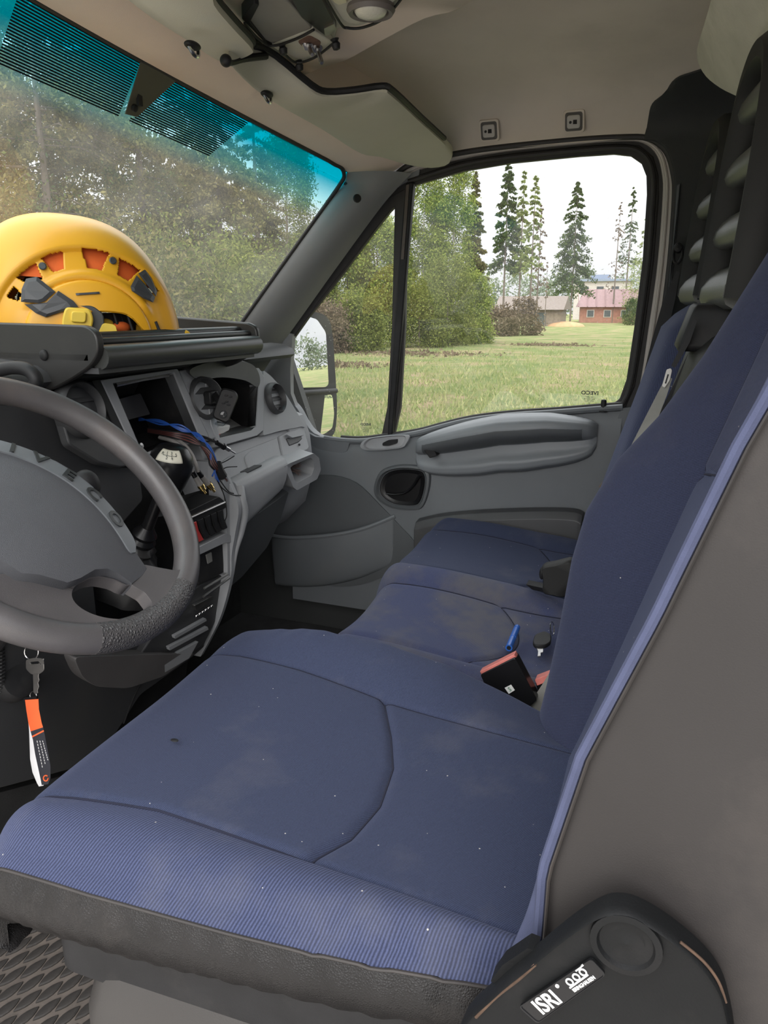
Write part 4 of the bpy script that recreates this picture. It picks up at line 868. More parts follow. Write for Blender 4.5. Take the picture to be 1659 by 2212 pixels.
# side grab cubby with brush
sc_o = roundpoly(PL([(604, 1004), (614, 998), (668, 976), (680, 986), (684, 1012), (676, 1032), (632, 1056), (624, 1050)], pl=GD), .006)
sc_i = roundpoly(PL([(620, 1008), (626, 1003), (664, 986), (670, 992), (672, 1010), (666, 1024), (636, 1040), (630, 1036)], pl=GD), .005)
nG = Vector(GD[1]).normalized()
build('side_cubby_frame', MB().ring([p+nG*.014 for p in sc_o], [p+nG*.010 for p in sc_i], nG*-.07), M['dash'], dash, bevel=.004)
build('side_cubby_back', MB().prism([p-nG*.05 for p in sc_i], nG*-.01), M['black'], dash)
br = thing('scrub_brush', P(645, 1030, pl=GD), 'dark bristle brush stuffed in the small dash cubby beside the door', 'brush')
c0 = P(645, 1018, pl=GD)-nG*.03; mb = MB()
for k in range(46):
    a = random.uniform(0, 6.28); rr = random.uniform(.004, .016); d = V(math.cos(a)*rr*1.0, -.026-random.random()*.012, math.sin(a)*rr*1.4+.002); mb.tube([c0+V(math.cos(a)*rr*.3, 0, math.sin(a)*rr*.3), c0+d*.6, c0+d], .0007, 4)
build('bristles', mb, mat('pale_bristles', (.16, .12, .11), .7, .4, 200), br, smooth=0, kind='stuff')
build('brush_block', MB().lathe([(0, 0), (.02, 0), (.02, .012), (0, .012)], c0, (0, 1, 0), 14), M['black'], br)
# lower knee panel of the passenger side
fpan('knee_panel', [(520, 1090), (552, 1110), (622, 1060), (604, 1120), (575, 1180), (520, 1245), (490, 1270), (505, 1180)], ((0, 1.02, .5), (0, -1, -.5)), M['doorlow'], .01, dy=.004)
# ---- centre stack
XS = .185
fin = spline(PL([(470, 1000), (500, 1062), (512, 1100), (505, 1150), (497, 1200), (496, 1240), (486, 1290), (470, 1340), (448, 1385), (430, 1418)], X=XS), 5)
mb = MB(); mb.loft([[p+V(0, -.004, 0), p+V(.016, -.002, 0), p+V(.022, .02, 0), p+V(.022, .10, 0), p+V(0, .10, 0)] for p in fin]); build('stack_side_fin', mb, M['dash'], dash, smooth=50)
fil = spline([P(503, 1056, pl=GD)+V(.012, -.010, 0), P(522, 1080, X=.215), P(528, 1110, X=.22), P(520, 1150, X=.22), P(508, 1190, X=.21), P(500, 1240, X=.20)], 5)
build('glove_edge_fillet', MB().tube(fil, [.012-.006*i/len(fil) for i in range(len(fil))], 10), M['dash'], dash)
SP = (P(452, 1130, X=.09), (0, -1, .12)); SP = ((0, .945, .60), (0, -1, -.05))
SPn = Vector(SP[1]).normalized()
fpan('stack_ledge', [(395, 1108), (470, 1072), (482, 1082), (486, 1096), (408, 1132)], SP, M['black'], .004, dy=.004, th=.06)
build('ledge_line', MB().tube([P(400, 1120, pl=SP)+SPn*.006, P(480, 1084, pl=SP)+SPn*.006], .003, 8), M['steel'], dash)
fpan('stack_ledge_top', [(320, 1120), (345, 1085), (470, 1048), (478, 1072), (400, 1108)], ((0, .97, .63), (0, -1, .9)), M['black'], .004, dy=0, th=.03)
sw = PL([(405, 1130), (478, 1097), (489, 1140), (424, 1173)], pl=SP)
build('switch_bank', MB().prism([p-SPn*.004 for p in sw], SPn*-.02), M['black'], dash, bevel=.002)
for k in range(5):
    a, b = (k+.06)/5, (k+.94)/5; q = [sw[0].lerp(sw[1], a), sw[0].lerp(sw[1], b), sw[3].lerp(sw[2], b), sw[3].lerp(sw[2], a)]; c = sum(q, Vector())/4; q = [c+(p-c)*.93 for p in q]
    m_ = (q[0]+q[1])/2; lp = [q[0], q[1], (q[1]+q[2])/2-SPn*.003, q[2], q[3], (q[3]+q[0])/2-SPn*.003]
    build('rocker_switch', MB().prism([p+SPn*.006 for p in lp], SPn*-.012), M['red'] if k == 0 else M['black'], dash, bevel=.0015, label='red hazard switch' if k == 0 else None)
fpan('stack_shoulder', [(481, 1010), (500, 1050), (514, 1076), (530, 1108), (524, 1140), (508, 1165), (500, 1200), (497, 1245), (491, 1238), (490, 1160), (484, 1095)], SP, M['dash'], .004, dy=.001, th=.04)
fpan('bin_frame', [(424, 1182), (484, 1152), (496, 1156), (497, 1172), (484, 1172), (428, 1198)], SP, M['dash'], .003, dy=.004, th=.02)
fpan('bin_opening', [(426, 1190), (488, 1160), (493, 1238), (438, 1266)], SP, M['black'], .004, dy=-.01, th=.01)
fpan('bin_object', [(452, 1200), (464, 1194), (466, 1214), (456, 1220)], SP, mat('grey_paper', (.18, .18, .17), .8), .002, dy=-.008, th=.004)
for (a, b) in (((436, 1270), (486, 1240)), ((434, 1288), (491, 1247))):
    build('bright_trim_line', MB().tube([P(*a, pl=SP)+SPn*.006, P(*b, pl=SP)+SPn*.006], .0028, 8), M['steel'], dash)
fpan('lower_stack', [(380, 1300), (432, 1264), (492, 1238), (484, 1290), (466, 1342), (440, 1395), (330, 1470), (300, 1420)], ((0, .975, .45), (0, -1, -.22)), M['dashdark'], .006, dy=0)
LP = ((0, .972, .45), (0, -1, -.22)); LPn = Vector(LP[1]).normalized()
fpan('ashtray_flap', [(416, 1306), (454, 1286), (458, 1292), (420, 1318)], LP, M['steel'], .002, dy=.006, th=.008)
for k in range(6): build('chrome_bead', MB().ell(P(418+k*6.5, 1328-k*4.2, pl=LP)+LPn*.008, (.0042, .0042, .0042), nu=10, nv=6), M['chrome'], dash)
for (a, b, c, d) in (((372, 1372), (440, 1334), (442, 1339), (374, 1378)), ((360, 1396), (444, 1352), (446, 1358), (362, 1403)), ((350, 1425), (424, 1384), (404, 1420), (352, 1450))):
    fpan('stack_rib', [a, b, c, d], LP, M['dash'], .001, dy=.006, th=.008, bev=.001)
# lower left cover under the steering column
KP = ((0, 1.0, .42), (0, -1, -.25))
fpan('knee_cover', [(-160, 1330), (430, 1365), (440, 1395), (405, 1425), (300, 1500), (262, 1560), (235, 1600), (150, 1660), (0, 1700), (-160, 1730)], KP, M['dashdark'], .01, dy=.004, th=.02)
seam_ = spline([P(x, y, pl=KP)+Vector(KP[1]).normalized()*.006 for x, y in [(380, 1405), (330, 1440), (292, 1485), (262, 1560)]], 5); build('cover_seam', MB().tube(seam_, .002, 6), M['black'], dash)
fpan('lower_column_panel', [(130, 1405), (400, 1400), (330, 1450), (250, 1475), (180, 1470), (150, 1450)], KP, mat('lower_column_grey', (.105, .10, .10), .5), .02, dy=.03, th=.03, bev=.008)  # raised grey panel below the steering column
fpan('kick_panel', [(-160, 1735), (0, 1712), (150, 1672), (235, 1615), (180, 1720), (60, 1900), (-160, 1990)], ((0, 1.06, .25), (0, -1, -.1)), M['carpet'], .01, dy=0, th=.03)
# instrument hood and driver fascia
fpan('driver_fascia', [(-140, 800), (0, 812), (60, 850), (120, 850), (150, 960), (215, 1005), (300, 1010), (310, 1080), (240, 1160), (100, 1200), (-140, 1200)], ((0, 1.055, .8), (0, -1, .12)), M['dashdark'], .01)
hp_ = spline(PL([(-90, 830), (-30, 808), (20, 795), (55, 797), (74, 812), (77, 830), (60, 850)], X=-.30), 5); build('instrument_hood', MB().tube(hp_, .011, 10), M['black'], dash)
build('instrument_pod', MB().ell(P(20, 840, X=-.25)+V(0, .06, 0), (.12, .09, .05)), M['dashdark'], dash)
# steering column
SC0 = V(-.46, .80, .79); st = math.radians(45); sex, sey = V(1, 0, 0), V(0, math.cos(st), math.sin(st)); sn = sex.cross(sey)
build('steering_column_cowl', MB().loft([[SC0 - sn*h + sex*math.cos(a)*w + sey*math.sin(a)*w*.9 for a in [6.283*k/20 for k in range(20)]] for h, w in ((.05, .055), (.09, .065), (.2, .075), (.34, .08))]), M['dashdark'], dash, smooth=60)
sb_ = P(186, 1050, Y=.80); build('stalk_knob', MB().ell(sb_, (.020, .020, .024)), M['black'], dash); build('stalk', MB().tube([sb_, SC0-sn*.10+sex*.05], [.010, .008], 10), M['black'], dash)
ig = P(70, 1475, X=-.40); build('ignition_collar', MB().lathe([(0, .006), (.016, .008), (.030, .004), (.034, -.004), (.034, -.02), (0, -.02)], ig+V(0, .03, .0), (0, -.8, .4), 24), M['black'], dash)
# ================================================================ steering wheel (turned to the right)
wth = math.radians(-66)
e1 = sex*math.cos(wth)+sey*math.sin(wth); e2 = sn.cross(e1)
def wp(a, b, h=0): return SC0 + e1*a + e2*b + sn*h
sw_ = thing('steering_wheel', SC0, 'grey worn steering wheel with a maker badge on its pad', 'steering wheel')
RM = .2135
def rim(a0, a1, n, r1=.0195, r2=.0205):
    loops = []
    for i in range(n+1):
        a = lerp(a0, a1, i/n); rd = e1*math.cos(a)+e2*math.sin(a)
        loops.append([SC0+rd*RM + rd*math.cos(t)*r1 + sn*math.sin(t)*r2 for t in [6.283*k/16 for k in range(16)]])
    return loops
g0, g1 = math.radians(-48), math.radians(2)
build('rim', MB().loft(rim(g1, g0+2*math.pi, 96), caps=True), M['wheel'], sw_, smooth=80)
build('rim_grip', MB().loft(rim(g0, g1, 24, .0201, .0211), caps=True), M['grip'], sw_, smooth=80, label='dimpled grip section of the rim')
half = [(0, .044), (.03, .041), (.06, .028), (.09, .010), (.122, -.004), (.160, -.012), (.149, -.056), (.125, -.062), (.110, -.070), (.097, -.086), (.088, -.112), (.078, -.130), (.045, -.146), (.028, -.158), (0, -.158)]
full = half + [(-a, b) for a, b in half[-2:0:-1]]
def padloop(s, h, b0=-.055): return [wp(a*s, b0+(b-b0)*s, h) for a, b in full]
def dome(a, b): return .030 - 1.2*(a*a) - .9*(b+.03)**2
def padl(s, base=None): return [wp(a*s, -.05+(b+.05)*s, (base if base is not None else dome(a*s, -.05+(b+.05)*s)+.012)) for a, b in full]
build('hub_pad', MB().loft([padl(1, -.012), padl(1, .006), [p for p in padl(.985)], padl(.9), padl(.75), padl(.55), padl(.3), padl(.08)]), M['pad'], sw_, smooth=50)
def plate(name, pts, h0, h1, m, r=.006, bev=.005): return build(name, MB().prism(roundpoly([wp(a, b, h0) for a, b in pts], r), sn*(h1-h0)), m, sw_, bevel=bev, seg=3)
for s in (1, -1):
    plate('side_spoke', [(s*.148, -.008), (s*.165, .002), (s*.19, .018), (s*.212, .045), (s*.217, -.0), (s*.21, -.085), (s*.190, -.085), (s*.183, -.062), (s*.168, -.054), (s*.146, -.056)], -.008, .013, M['wheel'], .004)
    # lower spoke with the oval thumb hole
    hcx, hcy = .138, -.092; ou = spline([V(a, b, 0) for a, b in ((.150, -.014), (.178, .002), (.204, .022), (.216, -.010), (.212, -.060), (.193, -.105), (.160, -.150), (.112, -.186), (.055, -.209), (.010, -.214), (.006, -.170), (.024, -.150), (.070, -.128), (.088, -.106), (.100, -.080), (.124, -.064), (.146, -.056))], 4, True)
    op, ip = [], []
    for p in ou:
        th = math.atan2(p.y-hcy, p.x-hcx); t0 = th-math.radians(41); r_ = 1/math.sqrt((math.cos(t0)/.060)**2+(math.sin(t0)/.033)**2); r_ = min(r_, math.hypot(p.x-hcx, p.y-hcy)-.002)
        op.append((s*p.x, p.y)); ip.append((s*(hcx+math.cos(th)*r_), hcy+math.sin(th)*r_))
    build('lower_spoke', MB().ring([wp(a, b, -.009) for a, b in op], [wp(a, b, -.009) for a, b in ip], sn*.021), M['wheel'], sw_, bevel=.004, seg=3, smooth=50)
# badge strip and letters
def sp_h(a, b): return dome(a, b)+.0125
def bmid(a): return .024-.0165*(a/.09)**2
def strip(u, v):
    a = lerp(-.128, .128, u); e = max(0, 1-max(0, (abs(a)-.112)/.016)**2)**.5; b = bmid(a)+lerp(-.0135, .0125, v)*max(.05, e); return wp(a, b, sp_h(a, b)+.0018)
build('badge_strip', MB().slab(strip, 60, 8, sn*-.006), M['badge'], sw_, smooth=50)
for ch, a in zip('IVECO', (-.080, -.046, -.004, .036, .080)):
    b = bmid(a); sl_ = -2*.0165*a/.0081; q = wp(a, b, sp_h(a, b)+.0026); du = (wp(a+.01, bmid(a+.01), sp_h(a+.01, bmid(a+.01)))-wp(a-.01, bmid(a-.01), sp_h(a-.01, bmid(a-.01)))); dv = wp(a, b+.01, sp_h(a, b+.01))-wp(a, b-.01, sp_h(a, b-.01))
    text('badge_letter', ch, .027, q, du, dv, M['badge2'], sw_, .0012, sx=1.25, bold=.0007)
# ================================================================ gear lever
kc = P(368, 1012, X=-.05); gl = thing('gear_lever', P(312, 1215, X=-.05), 'black gear lever with ball knob and shift-pattern plate', 'gear lever')
base = P(318, 1165, X=-.05)+V(0, .01, 0); ax = (kc-base).normalized(); kx, ky, kz = frame(ax)
kr = .034; prof = [(r_*1.18, h_*1.18) for r_, h_ in [(.010, -.060), (.018, -.048), (.027, -.026), (.0345, -.004), (.036, .010), (.033, .024), (.024, .036), (.012, .0405), (0, .0415)]]
build('knob', MB().lathe(prof, kc, V(-.05, -.25, 1), 28), M['blackgloss'], gl, smooth=60)
kx_, ky_, kz_ = frame(V(-.05, -.25, 1))
def kn(az, el, r): return kc + (kz_*(.008+r*math.sin(el)*.95) + (kx_*math.cos(az)+ky_*math.sin(az))*r*math.cos(el))*1.18
vd = (CAM-kc).normalized(); az0 = math.atan2(vd.dot(ky_), vd.dot(kx_))
build('shift_plate', MB().grid(lambda u, v: kn(az0+lerp(-.75, .55, u), lerp(.42, 1.02, v), .0372), 14, 8), mat('ivory_plate', (.62, .60, .50), .4), gl, solid=-.0015)
for s, u, v in (('R', .18, .62), ('1', .36, .72), ('3', .56, .72), ('5', .76, .62), ('2', .40, .32), ('4', .60, .32)):
    a = az0+lerp(-.75, .55, u); el = lerp(.42, 1.02, v); q = kn(a, el, .0392); d1 = (kn(a+.05, el, .0392)-q); d2 = kn(a, el+.05, .0392)-q
    text('shift_mark', s, .008, q, d1, d2, M['greyprint'], gl, .0002)
for u0, v0, u1, v1 in ((.2, .5, .78, .5), (.38, .4, .38, .62), (.58, .4, .58, .62)):
    pts = [kn(az0+lerp(-.75, .55, lerp(u0, u1, t)), lerp(.42, 1.02, lerp(v0, v1, t)), .0391) for t in (0, .5, 1)]; build('shift_line', MB().tube(pts, .0005, 5), M['greyprint'], gl, smooth=0)
build('shaft', MB().tube([base-ax*.03, base+ax*.03, kc-ax*.04], [.016, .012, .010], 12), M['blackgloss'], gl)
build('collar', MB().lathe([(0, -.012), (.024, -.012), (.027, -.004), (.022, .004), (.025, .012), (.018, .022), (.013, .030), (0, .03)], base, ax, 20), M['blackgloss'], gl)
bt = []
for j, (h, w) in enumerate(((-.010, .020), (-.022, .034), (-.034, .030), (-.052, .048), (-.066, .046), (-.095, .066), (-.13, .072))):
    bt.append([base+ax*h + kx*math.cos(t)*w*(1+.09*math.sin(5*t+j)) + ky*math.sin(t)*w*(1+.09*math.cos(4*t+j*2)) for t in [6.283*k/28 for k in range(28)]])
build('boot', MB().loft(bt), mat('creased_black_boot', (.022, .022, .023), .45, .2, 20, .3, 300), gl, smooth=60)
# ================================================================ roof fittings
# passenger sun visor
vl = spline(PD([(500, 122, .01), (545, 112, .09), (592, 133, .16), (670, 196, .235), (704, 210, .27), (765, 206, .30), (822, 198, .325), (846, 208, .345), (905, 262, .54), (974, 326, .77), (972, 345, .80), (960, 358, .83), (927, 363, .84), (877, 355, .80), (822, 339, .72), (778, 331, .66), (695, 279, .49), (577, 212, .215), (505, 148, .035)]), 3, True)
vis = thing('sun_visor', sum(vl, Vector())/len(vl), 'olive grey passenger sun visor folded up above the door window corner', 'sun visor')
cv = sum(vl, Vector())/len(vl)
sc = lambda s, dz: [cv+(p-cv)*s+V(0, 0, dz) for p in vl]
def even(ch, n):
    L_ = [0]
    for a, b in zip(ch, ch[1:]): L_.append(L_[-1]+(b-a).length)
    out = []
    for i in range(n+1):
        t = L_[-1]*i/n; k = 0
        while k < len(L_)-2 and L_[k+1] < t: k += 1
        out.append(ch[k].lerp(ch[k+1], (t-L_[k])/max(1e-9, L_[k+1]-L_[k])))
    return out
chA, chB = even(vl[0:31], 48), even(vl[30:57][::-1], 48)
def vboard(u, v):
    k = round(u*48); p = chA[k].lerp(chB[k], v); return p+V(0, 0, -.006*math.sin(math.pi*v)**.5)
build('visor_board', MB().slab(vboard, 48, 12, (0, 0, .015)), M['visor'], vis, smooth=60)
build('visor_edge', MB().tube([p+V(0, -.003, .010) for p in vl[3:27]], .0065, 8), M['black'], vis)
arm_ = spline(PD([(486, 131, -.01), (500, 134, .02), (530, 126, .07), (575, 121, .13)]), 5)
build('visor_arm', MB().tube(arm_, .006, 8), M['black'], vis)
build('visor_pivot', MB().ell(P(488, 131, X=-.01), (.010, .010, .010)), M['black'], vis)
# driver sun visor
dl = spline(PL([(235, -60), (440, -60), (462, 5), (505, 58), (545, 102), (541, 115), (508, 127), (470, 127), (405, 84), (300, 14)], Z=1.468), 4, True)
cv2 = sum(dl, Vector())/len(dl); vis2 = thing('sun_visor', cv2, 'grey driver sun visor folded up at the top edge of the picture', 'sun visor')
sc2 = lambda s, dz: [cv2+(p-cv2)*s+V(0, 0, dz) for p in dl]
build('visor_board', MB().loft([sc2(.985, -.003), sc2(1, .001), sc2(1.0, .012), sc2(.985, .016)]), M['visor'], vis2, smooth=60)
build('visor_edge', MB().tube([p+V(0, 0, .012) for p in dl[4:20]], .005, 8), M['black'], vis2)
for x, y, X, lab in ((410, 80, -.12, 'small dark visor hook beside the driver sun visor'), (572, 189, .19, 'small dark visor hook beside the passenger sun visor')):
    c = P(x, y, X=X)+V(0, -.004, -.012); t = thing('visor_hook', c, lab, 'hook', 'visor hooks on the header')
    build('hook_base', MB().ell(c, (.017, .010, .006)), M['black'], t)
    build('hook_arm', MB().tube(spline([c+V(-.010, 0, -.002), c+V(-.002, -.003, -.013), c+V(.010, -.002, -.012), c+V(.014, 0, -.002)], 5), .0032, 8), M['chrome'], t)
# overhead console
oc = thing('overhead_console', P(690, 60, Z=1.50), 'overhead console with round lamp, empty slot and two metal toggle switches', 'console')
fl = spline(PL([(455, -90), (462, 4), (520, 62), (600, 140), (645, 160), (690, 143), (750, 124), (820, 85), (925, 30), (1010, 4), (1060, -90)], Z=1.535), 4, True)
cf = sum(fl, Vector())/len(fl)
build('fairing', MB().loft([[p+V(0, 0, .08) for p in fl], fl, [cf+(p-cf)*.96+V(0, 0, -.006) for p in fl]]), M['header'], oc, smooth=50)
edge = spline(PL([(455, -30), (463, 8), (530, 75), (602, 141), (668, 196)], Z=1.515), 6)
build('edge_strip', MB().tube(edge, .009, 8), M['black'], oc)
Zc = 1.505
def slab(name, px, z, h, m, r=.006, **k): return build(name, MB().prism(roundpoly(PL(px, Z=z), r), (0, 0, h)), m, oc, bevel=.002, **k)
slab('housing', [(520, 44), (565, -40), (900, -40), (860, 8), (822, 38), (780, 56), (728, 60), (722, 95), (712, 108), (650, 138), (622, 124), (585, 100)], Zc+.006, .04, M['visor'], .01)
slab('tray_panel', [(536, 44), (566, -10), (622, 2), (676, 62), (590, 97), (566, 84)], Zc-.002, .02, mat('tray_grey', (.25, .24, .21), .7), .012)
slab('tray_rim', [(522, 40), (548, 6), (560, 10), (540, 48), (575, 92), (590, 99), (582, 102)], Zc-.006, .02, M['black'], .004)
slab('slot', [(615, -30), (680, -30), (727, 60), (704, 78), (652, 38)], Zc-.004, .02, M['blackgloss'], .004)
slab('slot_bracket', [(700, 62), (722, 52), (726, 66), (716, 74), (702, 78)], Zc-.008, .006, M['steel'], .002)
slab('switch_plate', [(590, 99), (676, 66), (720, 93), (712, 104), (650, 133), (626, 121)], Zc-.006, .012, M['visor'], .005)
slab('rust_stain_plate', [(642, 90), (668, 76), (694, 90), (690, 104), (664, 112)], Zc-.0068, .002, mat('rust_brown_stain', (.15, .085, .06), .9, .3, 60), .01)
for (a, b) in (((664, 95), (679, 128)), ((684, 100), (696, 140))):
    p0 = P(*a, Z=Zc-.006); p1 = P(*b, Z=Zc-.045); d = (p1-p0).normalized()
    t = build('toggle_switch', MB().lathe([(0, -.004), (.011, -.004), (.011, .004), (.0095, .006), (.006, .006), (.006, .014), (.0, .014)], p0, d, 6), M['steel'], oc, smooth=25)
    build('toggle_lever', MB().lathe([(0, .010), (.0032, .010), (.0042, .040), (.0045, .046), (.003, .049), (0, .049)], p0, d, 12), M['steel'], t)
w1 = spline(PL([(528, 50), (560, 85), (590, 99), (640, 84), (678, 64)], Z=Zc-.010), 6); build('tray_wire', MB().tube(w1, .0022, 6), M['black'], oc)
w2 = spline(PL([(610, 112), (640, 135), (680, 124), (722, 92)], Z=Zc-.014), 6); build('plate_wire', MB().tube(w2, .0022, 6), M['black'], oc)
for x, y in ((610, 101), (645, 137), (724, 90)):
    build('rubber_plug', MB().lathe([(0, .014), (.006, .012), (.008, .004), (.005, 0), (.008, -.004), (0, -.006)], P(x, y, Z=Zc-.012), (.1, -.2, -1), 10), M['black'], oc)
slab('lamp_panel', [(690, -40), (738, 42), (754, 52), (782, 52), (824, 34), (862, -6), (880, -40)], Zc-.004, .02, M['visor'], .008)
lp = spline([p+V(0, 0, -.003) for p in PL([(686, -40), (735, 45), (752, 56), (784, 55), (828, 36), (866, -6), (884, -40)], Z=Zc-.004)], 5)
build('lamp_panel_gap', MB().tube(lp, .0022, 6), M['black'], oc)
lc = P(801, 16, Z=Zc-.006)
build('lamp_bezel', MB().lathe([(.036, .004), (.038, -.004), (.034, -.010), (.028, -.008), (.026, .0)], lc, (0, 0, 1), 28), mat('lamp_bezel_grey', (.13, .115, .105), .5), oc)
lens = mat('frosted_lens', (.62, .60, .50), .25, .08, 40, .5, vor=160)
build('lamp_lens', MB().lathe([(0, -.016), (.012, -.015), (.022, -.011), (.027, -.004), (.027, .002), (0, .002)], lc, (0, 0, 1), 24), lens, oc)
slab('side_lens', [(712, -6), (742, -10), (752, 6), (732, 12), (720, 6)], Zc-.008, .008, mat('yellowed_lens', (.60, .55, .38), .3), .004)
# ================================================================ outside
GZ = -.72
mg = bpy.data.materials.new('meadow_grass'); mg.use_nodes = True; nt = mg.node_tree; L = nt.links.new; b = nt.nodes['Principled BSDF']
tc = N(nt, 'TexCoord'); n1 = N(nt, 'TexNoise', Scale=.55, Detail=8.0, Roughness=.65); L(tc.outputs['Object'], n1.inputs['Vector'])
r = N(nt, 'ValToRGB'); L(n1.outputs[0], r.inputs[0]); els = r.color_ramp.elements
els[0].position = .34; els[0].color = (.20, .265, .095, 1); els[1].position = .64; els[1].color = (.50, .38, .24, 1)
e = els.new(.45); e.color = (.27, .32, .13, 1); e = els.new(.55); e.color = (.36, .345, .17, 1)
n2 = N(nt, 'TexNoise', Scale=14.0, Detail=6.0, Roughness=.8); L(tc.outputs['Object'], n2.inputs['Vector'])
mx = N(nt, 'Mix', data_type='RGBA', blend_type='OVERLAY'); mx.inputs[0].default_value = .55; L(r.outputs[0], mx.inputs[6]); L(n2.outputs[0], mx.inputs[7])
L(mx.outputs[2], b.inputs['Base Color']); b.inputs['Roughness'].default_value = 1; b.inputs['Specular IOR Level'].default_value = .05
bpn = N(nt, 'Bump', Strength=1.0, Distance=.15); L(n2.outputs[0], bpn.inputs['Height']); L(bpn.outputs[0], b.inputs['Normal'])
def gz(x, y):
    return GZ + .12*math.sin(x*.06+y*.05) - .10*sm(math.hypot(x, y), 60, 160)
def gr(u, v):
    f = lambda t: math.copysign(abs(t)**2.2, t)*260
    x, y = f(u*2-1), f(v*2-1); return V(x, y, gz(x, y))
build('ground', MB().grid(gr, 110, 110), mg, kind='structure', label='green meadow with patches of dry tan grass')
def leafmat(name, c1, c2, trans=.3):
    m = bpy.data.materials.new(name); m.use_nodes = True; nt = m.node_tree; L = nt.links.new; nt.nodes.clear()
    g = N(nt, 'NewGeometry'); r = N(nt, 'ValToRGB'); L(g.outputs['Random Per Island'], r.inputs[0])
    r.color_ramp.elements[0].color = rgba(c1); r.color_ramp.elements[1].color = rgba(c2)
    d = N(nt, 'BsdfDiffuse'); t = N(nt, 'BsdfTranslucent'); L(r.outputs[0], d.inputs[0]); L(r.outputs[0], t.inputs[0])
    mx = N(nt, 'MixShader'); mx.inputs[0].default_value = trans; L(d.outputs[0], mx.inputs[1]); L(t.outputs[0], mx.inputs[2])
    o = N(nt, 'OutputMaterial'); L(mx.outputs[0], o.inputs[0]); return m
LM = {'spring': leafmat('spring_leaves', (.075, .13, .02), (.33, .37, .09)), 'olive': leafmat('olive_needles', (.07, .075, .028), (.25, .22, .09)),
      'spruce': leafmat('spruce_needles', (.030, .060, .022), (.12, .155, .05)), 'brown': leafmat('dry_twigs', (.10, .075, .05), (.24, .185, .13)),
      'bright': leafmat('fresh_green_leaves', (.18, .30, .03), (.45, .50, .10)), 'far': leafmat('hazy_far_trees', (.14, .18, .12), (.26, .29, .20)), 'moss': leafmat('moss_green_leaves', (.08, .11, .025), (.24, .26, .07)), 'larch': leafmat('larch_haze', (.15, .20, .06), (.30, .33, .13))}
BARK = mat('grey_brown_bark', (.15, .12, .10), .9, .3, 8, .6, 40, bdist=.01)
PALE = mat('pale_birch_bark', (.42, .40, .36), .9, .3, 8, .3, 40)
rng = np.random.default_rng(11)
def cards(cent, size, droop=0.0):
    n = len(cent); a = rng.normal(size=(n, 3)); a[:, 2] -= droop; a /= np.linalg.norm(a, axis=1)[:, None]
    b = rng.normal(size=(n, 3)); b -= a*(a*b).sum(1)[:, None]; b /= np.linalg.norm(b, axis=1)[:, None]
    s = size*rng.uniform(.6, 1.4, (n, 1)); w = s*rng.uniform(.35, .6, (n, 1))
    v = np.stack([cent-a*s, cent-b*w, cent+a*s, cent+b*w], 1).reshape(-1, 3)
    return v, np.arange(n*4).reshape(-1, 4)
def conifer_pts(h, r, nb, per, z0=.12, thin=1.0, droop=.35):
    """points along whorled drooping boughs"""
    out = []; br = []
    for k in range(nb):
        t = rng.uniform(z0, 1.0)**.9; L_ = r*(1-t)**.75*rng.uniform(.55, 1.1)+.05*r; az = rng.uniform(0, 2*math.pi); z = t*h
        s = np.sqrt(rng.uniform(.02, 1, per)); dz = -droop*L_*s**1.5 + .12*L_*s
        p = np.stack([np.cos(az)*L_*s, np.sin(az)*L_*s, z+dz], 1); p += rng.normal(size=p.shape)*np.array([.10, .10, .10])*L_*.55*thin; out.append(p)
        br.append((V(0, 0, z), V(math.cos(az)*L_*.9, math.sin(az)*L_*.9, z-droop*L_*.8+.1*L_)))
    return np.concatenate(out), br
def bush_pts(h, r, nclump, per, z0=.05):
    out = []
    for k in range(nclump):
        t = rng.uniform(z0, 1); rr = r*math.sqrt(max(.05, 1-abs(t*1.15-.35)**2.0))*math.sqrt(rng.uniform(.15, 1)); az = rng.uniform(0, 6.283)
        c = np.array([rr*math.cos(az), rr*math.sin(az), t*h]); out.append(c+rng.normal(size=(per, 3))*np.array([.16, .16, .2])*r*.9)
    p = np.concatenate(out); return p[p[:, 2] > .05]
def make_tree(name, loc, label, cat, kind, h, r, n, size, leaf, bark=BARK, group=None, z0=.12, tr=.012, lean=(0, 0), boughs=True, droop=.35):
    loc = V(loc); t = thing(name, loc, label, cat, group)
    if kind == 'conifer': pts, br = conifer_pts(h, r, n[0], n[1], z0, droop=droop)
    else: pts, br = bush_pts(h, r, n[0], n[1], z0), []
    sh = np.array([lean[0], lean[1], 0]); pts = pts + sh*(pts[:, 2:3]/h)
    v, f = cards(pts, size, .3); fast_mesh('foliage', v, f, LM[leaf], t)
    R0 = max(.03, h*tr)
    mb = MB().tube([loc+V(lean[0]*k, lean[1]*k, h*k*.98) for k in (0, .25, .5, .75, 1)], [R0, R0*.85, R0*.62, R0*.35, R0*.08], 8); build('trunk', mb, bark, t)
    if boughs and br:
        mb = MB()
        for a, b_ in br[::2]: 
            k = a.z/h; o = loc+V(lean[0]*k, lean[1]*k, 0); mb.tube([o+a, o+(a+b_)/2+V(0, 0, .1*(b_-a).length), o+b_], [R0*.22*(1.1-k), R0*.12, R0*.04], 4)
        build('boughs', mb, bark, t, smooth=0)
    return t
def gpos(px, py, dist):
    d = ray(px, py); dh = math.hypot(d.x, d.y); x = CAM.x+d.x/dh*dist; y = CAM.y+d.y/dh*dist; return V(x, y, gz(x, y)-.05)
def hpx(px, py, dist):          # height of a point seen at py above the ground, dist metres away
    d = ray(px, py); dh = math.hypot(d.x, d.y); p = gpos(px, py, dist); return CAM.z + d.z/dh*dist - p.z
